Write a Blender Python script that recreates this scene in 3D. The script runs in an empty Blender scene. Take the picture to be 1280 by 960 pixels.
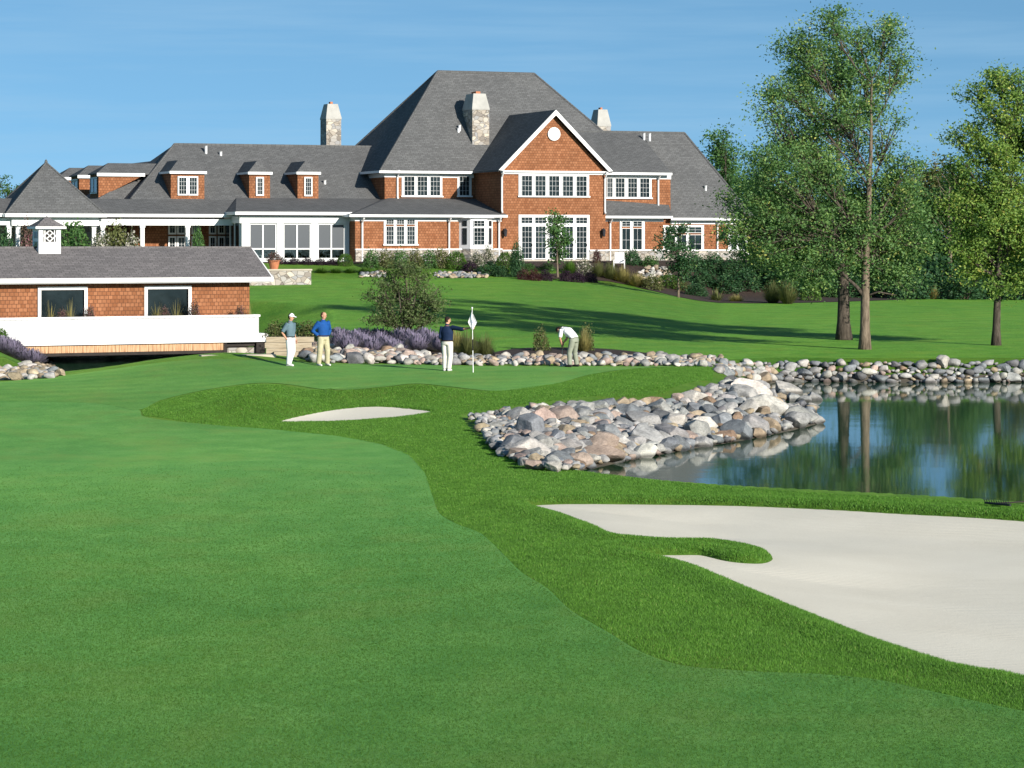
import bpy, bmesh, math, random
import numpy as np
from mathutils import Vector, Matrix, noise

random.seed(7)
RNG = np.random.default_rng(7)
scene = bpy.context.scene
COL = scene.collection
F = 3300.0          # focal length measured from the photograph, in its pixels
CX, HY = 640.0, 300.0   # image centre column and horizon row
CAMZ = 4.3          # camera height above the putting green
WZ = -0.9           # water level
R = math.radians


# ---------------------------------------------------------------- helpers
def link(o, parent=None):
    COL.objects.link(o)
    if parent is not None:
        o.parent = parent
    return o


def tag(o, label=None, cat=None, group=None, kind=None):
    if label:
        o["label"] = label
    if cat:
        o["category"] = cat
        o["kind"] = "thing"
    if group:
        o["group"] = group
    if kind:
        o["kind"] = kind
    return o


def empty(name, loc=(0, 0, 0), rz=0.0, label=None, cat=None, group=None):
    o = bpy.data.objects.new(name, None)
    o.empty_display_size = 0.3
    link(o)
    o.location = loc
    o.rotation_euler = (0, 0, rz)
    return tag(o, label, cat, group)


def copy_tree(o, parent=None):
    c = o.copy()
    COL.objects.link(c)
    if parent is not None:
        c.parent = parent
    for ch in list(o.children):
        copy_tree(ch, c)
    return c


def mesh_np(name, verts, faces, smooth=False):
    """Fast mesh from numpy arrays; faces is an (M,k) array."""
    me = bpy.data.meshes.new(name)
    verts = np.asarray(verts, dtype=np.float32)
    faces = np.asarray(faces, dtype=np.int32)
    m, k = faces.shape
    me.vertices.add(len(verts))
    me.vertices.foreach_set("co", verts.ravel())
    me.loops.add(m * k)
    me.loops.foreach_set("vertex_index", faces.ravel())
    me.polygons.add(m)
    me.polygons.foreach_set("loop_start", np.arange(0, m * k, k, dtype=np.int32))
    me.polygons.foreach_set("loop_total", np.full(m, k, dtype=np.int32))
    if smooth:
        me.polygons.foreach_set("use_smooth", np.ones(m, dtype=bool))
    me.update(calc_edges=True)
    return me


def attr_f(me, name, values):
    a = me.attributes.new(name, 'FLOAT', 'POINT')
    a.data.foreach_set("value", np.asarray(values, dtype=np.float32))


def mobj(name, me, mat, parent=None):
    if mat is not None:
        me.materials.append(mat)
    return link(bpy.data.objects.new(name, me), parent)


class MB:
    """Collects polygons; build() links them as one mesh with metre UVs per face."""

    def __init__(self):
        self.v = []
        self.f = []

    def poly(self, pts):
        n = len(self.v)
        self.v.extend([tuple(p) for p in pts])
        self.f.append(list(range(n, n + len(pts))))
        return self

    def quad(self, a, b, c, d):
        return self.poly((a, b, c, d))

    def box(self, x0, x1, y0, y1, z0, z1):
        x0, x1 = min(x0, x1), max(x0, x1)
        y0, y1 = min(y0, y1), max(y0, y1)
        z0, z1 = min(z0, z1), max(z0, z1)
        n = len(self.v)
        self.v += [(x0, y0, z0), (x1, y0, z0), (x1, y1, z0), (x0, y1, z0),
                   (x0, y0, z1), (x1, y0, z1), (x1, y1, z1), (x0, y1, z1)]
        for q in ((3, 2, 1, 0), (4, 5, 6, 7), (0, 1, 5, 4), (1, 2, 6, 5), (2, 3, 7, 6), (3, 0, 4, 7)):
            self.f.append([n + i for i in q])
        return self

    def prism(self, outline, dirv):
        """closed outline (list of 3-D points) extruded along dirv"""
        a = [Vector(p) for p in outline]
        d = Vector(dirv)
        b = [p + d for p in a]
        self.poly(a[::-1])
        self.poly(b)
        for i in range(len(a)):
            j = (i + 1) % len(a)
            self.poly((a[i], a[j], b[j], b[i]))
        return self

    def slab(self, pts, th):
        """roof sheet: polygon with thickness th downward"""
        a = [Vector(p) for p in pts]
        b = [p - Vector((0, 0, th)) for p in a]
        self.poly(a)
        self.poly(b[::-1])
        for i in range(len(a)):
            j = (i + 1) % len(a)
            self.poly((a[j], a[i], b[i], b[j]))
        return self

    def tube(self, path, radii, n=8, cap=True):
        path = [Vector(p) for p in path]
        if not hasattr(radii, '__len__'):
            radii = [radii] * len(path)
        rings = []
        ref = Vector((0.31, 0.87, 0.2))
        for i, p in enumerate(path):
            t = (path[min(i + 1, len(path) - 1)] - path[max(i - 1, 0)])
            if t.length < 1e-9:
                t = Vector((0, 0, 1))
            t.normalize()
            a = t.cross(ref)
            if a.length < 1e-3:
                a = t.cross(Vector((1, 0, 0)))
            a.normalize()
            b = t.cross(a)
            s = len(self.v)
            for k in range(n):
                an = 2 * math.pi * k / n
                self.v.append(tuple(p + (a * math.cos(an) + b * math.sin(an)) * radii[i]))
            rings.append(s)
        for r0, r1 in zip(rings, rings[1:]):
            for k in range(n):
                self.f.append([r0 + k, r0 + (k + 1) % n, r1 + (k + 1) % n, r1 + k])
        if cap:
            self.f.append([rings[0] + k for k in range(n)][::-1])
            self.f.append([rings[-1] + k for k in range(n)])
        return self

    def lathe(self, prof, c=(0, 0, 0), n=16):
        rings = []
        for r, z in prof:
            s = len(self.v)
            for k in range(n):
                an = 2 * math.pi * k / n
                self.v.append((c[0] + r * math.cos(an), c[1] + r * math.sin(an), c[2] + z))
            rings.append(s)
        for r0, r1 in zip(rings, rings[1:]):
            for k in range(n):
                self.f.append([r0 + k, r0 + (k + 1) % n, r1 + (k + 1) % n, r1 + k])
        self.f.append([rings[0] + k for k in range(n)][::-1])
        self.f.append([rings[-1] + k for k in range(n)])
        return self

    def build(self, name, mat, parent=None, smooth=False, loc=None):
        me = bpy.data.meshes.new(name)
        me.from_pydata(self.v, [], self.f)
        me.update()
        uvl = me.uv_layers.new(name="UVMap")
        data = np.zeros((len(me.loops), 2), dtype=np.float32)
        Z = Vector((0, 0, 1))
        for p in me.polygons:
            n = p.normal
            if abs(n.z) > 0.995:
                t, b = Vector((1, 0, 0)), Vector((0, 1, 0))
            else:
                t = Z.cross(n).normalized()
                b = n.cross(t)
            for li in p.loop_indices:
                co = me.vertices[me.loops[li].vertex_index].co
                data[li] = (co.dot(t), co.dot(b))
        uvl.data.foreach_set("uv", data.ravel())
        if smooth:
            me.polygons.foreach_set("use_smooth", np.ones(len(me.polygons), dtype=bool))
        o = mobj(name, me, mat, parent)
        if loc is not None:
            o.location = loc
        return o


# ---------------------------------------------------------------- materials
def new_mat(name):
    m = bpy.data.materials.new(name)
    m.use_nodes = True
    nt = m.node_tree
    for n in list(nt.nodes):
        nt.nodes.remove(n)
    out = nt.nodes.new('ShaderNodeOutputMaterial')
    return m, nt, out


def N(nt, typ, **kw):
    n = nt.nodes.new(typ)
    for k, v in kw.items():
        if k in n.inputs:
            n.inputs[k].default_value = v
        else:
            setattr(n, k, v)
    return n


def ramp(nt, fac, stops, interp='LINEAR'):
    r = nt.nodes.new('ShaderNodeValToRGB')
    r.color_ramp.interpolation = interp
    el = r.color_ramp.elements
    while len(el) < len(stops):
        el.new(0.5)
    for e, (p, c) in zip(el, stops):
        e.position = p
        e.color = (*c, 1) if len(c) == 3 else c
    nt.links.new(fac, r.inputs['Fac'])
    return r.outputs['Color']


def mixc(nt, fac, a, b, mode='MIX'):
    m = nt.nodes.new('ShaderNodeMix')
    m.data_type = 'RGBA'
    m.blend_type = mode
    for sock, val in ((m.inputs[0], fac), (m.inputs[6], a), (m.inputs[7], b)):
        if hasattr(val, 'is_linked') or hasattr(val, 'links'):
            nt.links.new(val, sock)
        else:
            sock.default_value = (*val, 1) if isinstance(val, tuple) and len(val) == 3 else val
    return m.outputs[2]


def noise_tex(nt, vec, scale, detail=4, rough=0.55):
    n = N(nt, 'ShaderNodeTexNoise')
    n.inputs['Scale'].default_value = scale
    n.inputs['Detail'].default_value = detail
    n.inputs['Roughness'].default_value = rough
    if vec is not None:
        nt.links.new(vec, n.inputs['Vector'])
    return n.outputs['Fac']


def mapping(nt, vec, scale=(1, 1, 1), rot=(0, 0, 0)):
    m = N(nt, 'ShaderNodeMapping')
    m.inputs['Scale'].default_value = scale
    m.inputs['Rotation'].default_value = rot
    nt.links.new(vec, m.inputs['Vector'])
    return m.outputs['Vector']


def bump(nt, h, strength=0.3, dist=0.02, normal=None):
    b = N(nt, 'ShaderNodeBump')
    b.inputs['Strength'].default_value = strength
    b.inputs['Distance'].default_value = dist
    nt.links.new(h, b.inputs['Height'])
    if normal is not None:
        nt.links.new(normal, b.inputs['Normal'])
    return b.outputs['Normal']


def principled(nt, out, color, rough=0.7, normal=None, spec=0.3, metal=0.0, **kw):
    p = N(nt, 'ShaderNodeBsdfPrincipled')
    if isinstance(color, tuple):
        p.inputs['Base Color'].default_value = (*color, 1)
    else:
        nt.links.new(color, p.inputs['Base Color'])
    if isinstance(rough, (int, float)):
        p.inputs['Roughness'].default_value = rough
    else:
        nt.links.new(rough, p.inputs['Roughness'])
    p.inputs['Specular IOR Level'].default_value = spec
    p.inputs['Metallic'].default_value = metal
    for k, v in kw.items():
        p.inputs[k].default_value = v
    if normal is not None:
        nt.links.new(normal, p.inputs['Normal'])
    nt.links.new(p.outputs[0], out.inputs['Surface'])
    return p


def coords(nt, which='Object'):
    return N(nt, 'ShaderNodeTexCoord').outputs[which]


def geo_pos(nt):
    return N(nt, 'ShaderNodeNewGeometry').outputs['Position']


M = {}


def simple(name, col, rough=0.6, var=0.12, scale=3.0, spec=0.3, metal=0.0, bmp=0.0, bscale=40.0):
    m, nt, out = new_mat(name)
    p = geo_pos(nt)
    n = noise_tex(nt, p, scale, 5)
    lo = tuple(c * (1 - var) for c in col)
    hi = tuple(min(1, c * (1 + var)) for c in col)
    c = ramp(nt, n, [(0.3, lo), (0.7, hi)])
    nrm = None
    if bmp:
        nrm = bump(nt, noise_tex(nt, p, bscale, 4), bmp, 0.02)
    principled(nt, out, c, rough, nrm, spec, metal)
    M[name] = m
    return m


def make_materials():
    simple('white_paint', (0.70, 0.70, 0.69), 0.45, 0.05, 1.5)
    simple('white_trim', (0.68, 0.69, 0.69), 0.5, 0.06, 0.8)
    simple('dark_metal', (0.03, 0.03, 0.035), 0.45, 0.2)
    simple('dark_timber', (0.025, 0.02, 0.018), 0.8, 0.3)
    simple('pipe_metal', (0.55, 0.56, 0.57), 0.4, 0.1)
    simple('terracotta', (0.42, 0.16, 0.08), 0.8, 0.2)
    simple('concrete_cap', (0.36, 0.355, 0.33), 0.85, 0.12, 2.0, bmp=0.2)
    simple('mulch', (0.040, 0.026, 0.020), 0.95, 0.5, 6.0, bmp=0.8, bscale=18)
    simple('mud', (0.085, 0.075, 0.058), 0.9, 0.4, 3.0, bmp=0.6, bscale=12)
    simple('reflection_blue', (0.28, 0.34, 0.40), 0.8, 0.4, 2.0)  # blue-grey chosen for how the added panel mirrors in the channel water
    simple('paving', (0.42, 0.38, 0.32), 0.9, 0.15, 2.0)
    simple('path_stone', (0.40, 0.36, 0.29), 0.9, 0.2, 1.2)
    simple('interior', (0.05, 0.045, 0.04), 0.8, 0.2)

    # cedar shingles in courses
    m, nt, out = new_mat('cedar')
    uv = coords(nt, 'UV')
    b = N(nt, 'ShaderNodeTexBrick')
    b.offset = 0.5
    b.inputs['Color1'].default_value = (0.235, 0.094, 0.042, 1)
    b.inputs['Color2'].default_value = (0.355, 0.160, 0.080, 1)
    b.inputs['Mortar'].default_value = (0.13, 0.058, 0.032, 1)
    b.inputs['Scale'].default_value = 1.0
    b.inputs['Mortar Size'].default_value = 0.014
    b.inputs['Mortar Smooth'].default_value = 0.2
    b.inputs['Brick Width'].default_value = 0.19
    b.inputs['Row Height'].default_value = 0.165
    wob = mapping(nt, uv, (1, 1, 1))
    nt.links.new(wob, b.inputs['Vector'])
    n1 = noise_tex(nt, uv, 0.5, 4)
    n2 = noise_tex(nt, mapping(nt, uv, (9, 1.2, 1)), 3.0, 4)
    c = mixc(nt, 0.55, b.outputs['Color'], ramp(nt, n1, [(0.3, (0.62, 0.60, 0.58)), (0.7, (1.12, 1.05, 1.0))]), 'MULTIPLY')
    c = mixc(nt, 0.5, c, ramp(nt, n2, [(0.3, (0.6, 0.58, 0.55)), (0.7, (1.15, 1.15, 1.15))]), 'MULTIPLY')
    principled(nt, out, c, 0.85, bump(nt, b.outputs['Fac'], -0.5, 0.02), 0.15)
    M['cedar'] = m

    # asphalt roof shingles
    for nm, base in (('roof_shingle', 0.122), ('roof_shingle_brown', 0.145)):
        m, nt, out = new_mat(nm)
        uv = coords(nt, 'UV')
        b = N(nt, 'ShaderNodeTexBrick')
        b.offset = 0.37
        g = base
        wr = 0.96 if nm == 'roof_shingle' else 1.05
        b.inputs['Color1'].default_value = (g * 0.82 * wr, g * 0.81, g * 0.82, 1)
        b.inputs['Color2'].default_value = (g * 1.12 * wr, g * 1.10, g * 1.11, 1)
        b.inputs['Mortar'].default_value = (g * 0.5, g * 0.48, g * 0.48, 1)
        b.inputs['Scale'].default_value = 1.0
        b.inputs['Mortar Size'].default_value = 0.012
        b.inputs['Brick Width'].default_value = 0.32
        b.inputs['Row Height'].default_value = 0.15
        nt.links.new(uv, b.inputs['Vector'])
        n1 = noise_tex(nt, uv, 0.35, 5)
        n2 = noise_tex(nt, uv, 14, 3)
        c = mixc(nt, 0.6, b.outputs['Color'], ramp(nt, n1, [(0.3, (0.85, 0.85, 0.86)), (0.7, (1.10, 1.09, 1.08))]), 'MULTIPLY')
        c = mixc(nt, 0.6, c, ramp(nt, n2, [(0.3, (0.72, 0.72, 0.72)), (0.7, (1.25, 1.25, 1.25))]), 'MULTIPLY')
        principled(nt, out, c, 0.95, bump(nt, b.outputs['Fac'], -0.3, 0.015), 0.1)
        M[nm] = m

    # rubble stone
    m, nt, out = new_mat('fieldstone')
    uv = mapping(nt, coords(nt, 'UV'), (1, 1.5, 1))
    v = N(nt, 'ShaderNodeTexVoronoi')
    v.inputs['Scale'].default_value = 3.0
    nt.links.new(uv, v.inputs['Vector'])
    v2 = N(nt, 'ShaderNodeTexVoronoi', feature='DISTANCE_TO_EDGE')
    v2.inputs['Scale'].default_value = 3.0
    nt.links.new(uv, v2.inputs['Vector'])
    sep = N(nt, 'ShaderNodeSeparateColor')
    nt.links.new(v.outputs['Color'], sep.inputs[0])
    c = ramp(nt, sep.outputs[0], [(0, (0.2, 0.18, 0.16)), (0.35, (0.36, 0.32, 0.27)), (0.6, (0.28, 0.28, 0.28)), (1, (0.5, 0.45, 0.37))])
    e = ramp(nt, v2.outputs['Distance'], [(0.02, (0.30, 0.28, 0.25)), (0.07, (1, 1, 1))])
    c = mixc(nt, 0.75, c, e, 'MULTIPLY')
    principled(nt, out, c, 0.9, bump(nt, v2.outputs['Distance'], 0.4, 0.04), 0.15)
    M['fieldstone'] = m

    # window glass seen from outside by day: dark room behind, sky in the pane
    m, nt, out = new_mat('window_glass')
    p = geo_pos(nt)
    n = noise_tex(nt, p, 0.6, 3)
    c = ramp(nt, n, [(0.35, (0.004, 0.008, 0.010)), (0.65, (0.018, 0.028, 0.032))])
    principled(nt, out, c, 0.06, bump(nt, noise_tex(nt, p, 1.3, 2), 0.06, 0.05), 0.22)
    M['window_glass'] = m

    m, nt, out = new_mat('screen_mesh')
    principled(nt, out, (0.030, 0.040, 0.052), 0.35, None, 0.4)
    M['screen_mesh'] = m

    # clear lower panes
    m, nt, out = new_mat('clear_glass')
    tr = N(nt, 'ShaderNodeBsdfTransparent')
    tr.inputs[0].default_value = (0.85, 0.9, 0.9, 1)
    gl = N(nt, 'ShaderNodeBsdfGlossy')
    gl.inputs['Roughness'].default_value = 0.03
    mx = N(nt, 'ShaderNodeMixShader')
    fr = N(nt, 'ShaderNodeFresnel')
    fr.inputs['IOR'].default_value = 1.5
    nt.links.new(fr.outputs[0], mx.inputs[0])
    nt.links.new(tr.outputs[0], mx.inputs[1])
    nt.links.new(gl.outputs[0], mx.inputs[2])
    nt.links.new(mx.outputs[0], out.inputs['Surface'])
    M['clear_glass'] = m

    # white board cladding with vertical joints
    m, nt, out = new_mat('white_boards')
    uv = coords(nt, 'UV')
    sx = N(nt, 'ShaderNodeSeparateXYZ')
    nt.links.new(uv, sx.inputs[0])
    mo = N(nt, 'ShaderNodeMath', operation='FRACT')
    mu = N(nt, 'ShaderNodeMath', operation='MULTIPLY')
    mu.inputs[1].default_value = 4.2
    nt.links.new(sx.outputs[0], mu.inputs[0])
    nt.links.new(mu.outputs[0], mo.inputs[0])
    c = ramp(nt, mo.outputs[0], [(0.0, (0.27, 0.28, 0.31)), (0.11, (0.47, 0.475, 0.485)), (1, (0.455, 0.46, 0.475))])
    c = mixc(nt, 0.5, c, ramp(nt, noise_tex(nt, uv, 0.9, 4), [(0.3, (0.88, 0.88, 0.9)), (0.7, (1, 1, 1))]), 'MULTIPLY')
    principled(nt, out, c, 0.5, None, 0.3)
    M['white_boards'] = m

    # wood slats / timber
    m, nt, out = new_mat('timber_slats')
    uv = coords(nt, 'UV')
    n = noise_tex(nt, mapping(nt, uv, (5, 0.3, 1)), 4.0, 4)
    c = ramp(nt, n, [(0.25, (0.16, 0.08, 0.04)), (0.45, (0.42, 0.24, 0.13)), (0.6, (0.52, 0.36, 0.22)), (0.8, (0.36, 0.17, 0.09))])
    principled(nt, out, c, 0.8, None, 0.2)
    M['timber_slats'] = m
    m, nt, out = new_mat('old_timber')
    uv = coords(nt, 'UV')
    n = noise_tex(nt, mapping(nt, uv, (0.5, 9, 1)), 4.0, 4)
    c = ramp(nt, n, [(0.25, (0.2, 0.16, 0.11)), (0.5, (0.36, 0.3, 0.21)), (0.75, (0.46, 0.40, 0.31))])
    principled(nt, out, c, 0.9, None, 0.2)
    M['old_timber'] = m

    # bark
    for nm, c0, c1 in (('bark', (0.07, 0.055, 0.04), (0.24, 0.19, 0.14)), ('bark_dark', (0.03, 0.025, 0.02), (0.12, 0.10, 0.08))):
        m, nt, out = new_mat(nm)
        p = mapping(nt, geo_pos(nt), (1, 1, 0.25))
        n = noise_tex(nt, p, 9, 6, 0.65)
        c = ramp(nt, n, [(0.3, c0), (0.7, c1)])
        principled(nt, out, c, 0.95, bump(nt, n, 0.8, 0.05), 0.1)
        M[nm] = m

    # rocks: colour is the object's own
    m, nt, out = new_mat('rock')
    oi = N(nt, 'ShaderNodeObjectInfo')
    oc = coords(nt, 'Object')
    add = N(nt, 'ShaderNodeVectorMath', operation='ADD')
    nt.links.new(oc, add.inputs[0])
    cmb = N(nt, 'ShaderNodeCombineXYZ')
    mu = N(nt, 'ShaderNodeMath', operation='MULTIPLY')
    mu.inputs[1].default_value = 37.0
    nt.links.new(oi.outputs['Random'], mu.inputs[0])
    nt.links.new(mu.outputs[0], cmb.inputs[0])
    nt.links.new(cmb.outputs[0], add.inputs[1])
    n1 = noise_tex(nt, add.outputs[0], 1.6, 6, 0.6)
    n2 = noise_tex(nt, add.outputs[0], 9.0, 5, 0.7)
    c = mixc(nt, 0.8, oi.outputs['Color'], ramp(nt, n1, [(0.30, (0.55, 0.55, 0.55)), (0.5, (1.0, 0.99, 0.97)), (0.70, (1.5, 1.46, 1.40))]), 'MULTIPLY')
    c = mixc(nt, 0.7, c, ramp(nt, n2, [(0.3, (0.55, 0.53, 0.52)), (0.6, (1.1, 1.1, 1.1))]), 'MULTIPLY')
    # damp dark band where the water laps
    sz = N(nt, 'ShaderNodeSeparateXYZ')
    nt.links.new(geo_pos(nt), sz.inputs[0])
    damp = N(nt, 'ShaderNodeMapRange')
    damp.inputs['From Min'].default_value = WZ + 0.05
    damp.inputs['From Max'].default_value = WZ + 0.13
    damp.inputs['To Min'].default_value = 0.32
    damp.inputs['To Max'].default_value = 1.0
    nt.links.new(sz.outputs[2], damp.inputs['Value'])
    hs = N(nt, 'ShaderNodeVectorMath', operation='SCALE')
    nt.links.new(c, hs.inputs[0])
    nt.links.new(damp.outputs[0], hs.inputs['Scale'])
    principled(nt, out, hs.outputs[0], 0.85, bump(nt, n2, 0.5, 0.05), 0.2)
    M['rock'] = m
    m2 = m.copy()
    m2.name = 'rock_many'
    nt = m2.node_tree
    at = N(nt, 'ShaderNodeAttribute', attribute_name='rock_col')
    oi2 = [x for x in nt.nodes if x.type == 'OBJECT_INFO'][0]
    for l in list(nt.links):
        if l.from_node == oi2 and l.from_socket.name == 'Color':
            ts = l.to_socket
            nt.links.new(at.outputs['Color'], ts)
    M['rock_many'] = m2

    # cloth and skin
    for nm, col in (('skin', (0.50, 0.27, 0.18)), ('hair_dark', (0.018, 0.012, 0.009)), ('hair_brown', (0.06, 0.032, 0.018)),
                    ('cloth_white', (0.78, 0.78, 0.78)), ('cloth_grey', (0.10, 0.16, 0.19)), ('cloth_blue', (0.008, 0.065, 0.24)),
                    ('cloth_navy', (0.008, 0.02, 0.055)), ('cloth_khaki', (0.42, 0.39, 0.25)), ('cloth_cream', (0.66, 0.63, 0.55)),
                    ('cloth_sage', (0.24, 0.26, 0.20)), ('shoe_white', (0.6, 0.6, 0.58)), ('shoe_dark', (0.02, 0.02, 0.02)),
                    ('belt_leather', (0.03, 0.02, 0.015)), ('flag_white', (0.82, 0.82, 0.82)), ('flag_mark', (0.30, 0.32, 0.42)),
                    ('steel', (0.5, 0.5, 0.52))):
        simple(nm, col, 0.8 if nm != 'steel' else 0.3, 0.12, 9.0, 0.2, metal=0.9 if nm == 'steel' else 0.0,
               bmp=0.35 if nm.startswith('cloth') else 0.0, bscale=14)

    # leaves: 'tint' picks the leaf's own colour
    def leaf(nm, stops, trans=0.35, gloss=0.25):
        m, nt, out = new_mat(nm)
        at = N(nt, 'ShaderNodeAttribute', attribute_name='tint')
        c = ramp(nt, at.outputs['Fac'], stops)
        d = N(nt, 'ShaderNodeBsdfPrincipled')
        d.inputs['Roughness'].default_value = 0.55
        d.inputs['Specular IOR Level'].default_value = gloss
        t = N(nt, 'ShaderNodeBsdfTranslucent')
        nt.links.new(c, d.inputs['Base Color'])
        c2 = mixc(nt, 1.0, c, (1.1, 1.2, 0.6), 'MULTIPLY')
        nt.links.new(c2, t.inputs['Color'])
        mx = N(nt, 'ShaderNodeMixShader')
        mx.inputs[0].default_value = trans
        nt.links.new(d.outputs[0], mx.inputs[1])
        nt.links.new(t.outputs[0], mx.inputs[2])
        nt.links.new(mx.outputs[0], out.inputs['Surface'])
        M[nm] = m
    leaf('leaf_ash', [(0, (0.048, 0.111, 0.039)), (0.5, (0.120, 0.233, 0.072)), (0.85, (0.253, 0.357, 0.099)), (1, (0.478, 0.477, 0.133))])
    leaf('leaf_yellow', [(0, (0.077, 0.161, 0.040)), (0.5, (0.184, 0.300, 0.061)), (0.85, (0.326, 0.403, 0.085)), (1, (0.564, 0.493, 0.135))])
    leaf('leaf_dark', [(0, (0.019, 0.058, 0.025)), (0.5, (0.044, 0.114, 0.046)), (0.9, (0.094, 0.177, 0.066)), (1, (0.168, 0.229, 0.074))])
    leaf('leaf_bush', [(0, (0.055, 0.090, 0.030)), (0.5, (0.110, 0.155, 0.055)), (0.9, (0.17, 0.21, 0.085)), (1, (0.26, 0.27, 0.14))])
    leaf('leaf_mid', [(0, (0.034, 0.090, 0.030)), (0.5, (0.076, 0.171, 0.047)), (0.9, (0.145, 0.251, 0.076)), (1, (0.229, 0.305, 0.108))])
    leaf('leaf_bright', [(0, (0.036, 0.090, 0.014)), (0.5, (0.078, 0.162, 0.024)), (1, (0.144, 0.228, 0.048))])
    leaf('leaf_olive', [(0, (0.060, 0.083, 0.027)), (0.5, (0.128, 0.147, 0.051)), (0.85, (0.210, 0.210, 0.083)), (1, (0.330, 0.300, 0.150))])
    leaf('leaf_red', [(0, (0.030, 0.012, 0.014)), (0.5, (0.075, 0.025, 0.028)), (1, (0.14, 0.06, 0.05))])
    leaf('leaf_purple', [(0, (0.018, 0.012, 0.020)), (0.5, (0.040, 0.020, 0.040)), (1, (0.08, 0.045, 0.07))])
    leaf('leaf_lavender', [(0, (0.07, 0.10, 0.055)), (0.4, (0.15, 0.17, 0.12)), (0.6, (0.19, 0.17, 0.24)), (1, (0.30, 0.26, 0.40))])
    leaf('leaf_straw', [(0, (0.12, 0.12, 0.04)), (0.5, (0.26, 0.23, 0.08)), (1, (0.42, 0.36, 0.17))])
    leaf('flower_white', [(0, (0.05, 0.08, 0.03)), (0.4, (0.09, 0.12, 0.05)), (0.55, (0.5, 0.46, 0.42)), (1, (0.75, 0.7, 0.68))])
    leaf('flower_pink', [(0, (0.05, 0.07, 0.03)), (0.5, (0.13, 0.09, 0.07)), (0.75, (0.28, 0.10, 0.14)), (1, (0.45, 0.3, 0.28))])
    leaf('mown_blade', [(0, (0.044, 0.117, 0.016)), (0.5, (0.063, 0.156, 0.021)), (0.9, (0.084, 0.185, 0.028)), (1, (0.142, 0.187, 0.049))], 0.3, 0.15)
    leaf('grass_blade', [(0, (0.064, 0.160, 0.025)), (0.5, (0.109, 0.262, 0.035)), (0.9, (0.185, 0.368, 0.059)), (1, (0.327, 0.380, 0.124))], 0.4, 0.2)


make_materials()
# ---------------------------------------------------------------- camera, sun, sky
cam = bpy.data.cameras.new("camera")
cam.sensor_width = 36.0
cam.lens = 36.0 * F / 1280.0
cam.shift_y = -(480.0 - HY) / 1280.0
cam.clip_start = 0.5
cam.clip_end = 9000
co = bpy.data.objects.new("camera", cam)
COL.objects.link(co)
co.location = (0, 0, CAMZ)
co.rotation_euler = (R(90), 0, 0)
scene.camera = co

SUN_EL, SUN_AZ = 18.8, 37.0     # azimuth measured from straight behind the camera towards the right
d = Vector((math.sin(R(SUN_AZ)) * math.cos(R(SUN_EL)), -math.cos(R(SUN_AZ)) * math.cos(R(SUN_EL)), math.sin(R(SUN_EL))))
sl = bpy.data.lights.new("sun", 'SUN')
sl.energy = 5.0
sl.angle = R(0.5)
sl.color = (1.0, 0.93, 0.83)
so = bpy.data.objects.new("sun", sl)
COL.objects.link(so)
so.rotation_euler = d.to_track_quat('Z', 'Y').to_euler()

w = bpy.data.worlds.new("World")
scene.world = w
w.use_nodes = True
nt = w.node_tree
bg = nt.nodes['Background']
sky = N(nt, 'ShaderNodeTexSky', sky_type='NISHITA')
sky.sun_disc = False
sky.sun_elevation = R(SUN_EL)
sky.sun_rotation = math.atan2(d.x, d.y)
sky.air_density = 1.0
sky.dust_density = 0.3
sky.ozone_density = 1.2
tc = N(nt, 'ShaderNodeTexCoord').outputs['Generated']
# clear polarised sky: the pale band of the horizon sits below the tree line
sep = N(nt, 'ShaderNodeSeparateXYZ')
nt.links.new(tc, sep.inputs[0])
ma = N(nt, 'ShaderNodeMath', operation='MULTIPLY_ADD')
ma.inputs[1].default_value = 1.2
ma.inputs[2].default_value = 0.22
nt.links.new(sep.outputs[2], ma.inputs[0])
cb = N(nt, 'ShaderNodeCombineXYZ')
nt.links.new(sep.outputs[0], cb.inputs[0])
nt.links.new(sep.outputs[1], cb.inputs[1])
nt.links.new(ma.outputs[0], cb.inputs[2])
nv = N(nt, 'ShaderNodeVectorMath', operation='NORMALIZE')
nt.links.new(cb.outputs[0], nv.inputs[0])
nt.links.new(nv.outputs[0], sky.inputs['Vector'])
# thin streaks of high cloud
cl = noise_tex(nt, mapping(nt, tc, (5, 5, 90)), 1.6, 6, 0.6)
cl2 = noise_tex(nt, mapping(nt, tc, (3, 3, 26)), 1.3, 4, 0.6)
mul = N(nt, 'ShaderNodeMath', operation='MULTIPLY')
nt.links.new(cl, mul.inputs[0])
nt.links.new(cl2, mul.inputs[1])
cf = ramp(nt, mul.outputs[0], [(0.20, (0, 0, 0)), (0.42, (0.34, 0.34, 0.34))])
SKYMIX = mixc(nt, cf, sky.outputs[0], (4.0, 4.5, 5.5))
SKYMIX = mixc(nt, 1.0, SKYMIX, (0.96, 1.38, 1.52), 'MULTIPLY')
nt.links.new(SKYMIX, bg.inputs['Color'])
bg.inputs['Strength'].default_value = 0.064

scene.view_settings.view_transform = 'Standard'
scene.view_settings.look = 'None'
scene.view_settings.exposure = 0.62
scene.view_settings.gamma = 1.0
scene.render.film_transparent = False
scene.cycles.max_bounces = 6
scene.cycles.diffuse_bounces = 3
scene.cycles.glossy_bounces = 3
scene.cycles.transmission_bounces = 3
scene.cycles.transparent_max_bounces = 6
# ---------------------------------------------------------------- house frame of reference
HA = R(21.3)
SA, CA = math.sin(HA), math.cos(HA)
OY = 174.0
OX = (692 - CX) / F * OY
ZB = 2.9


def sstep(x, a, b):
    t = np.clip((x - a) / (b - a), 0, 1)
    return t * t * (3 - 2 * t)


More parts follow.
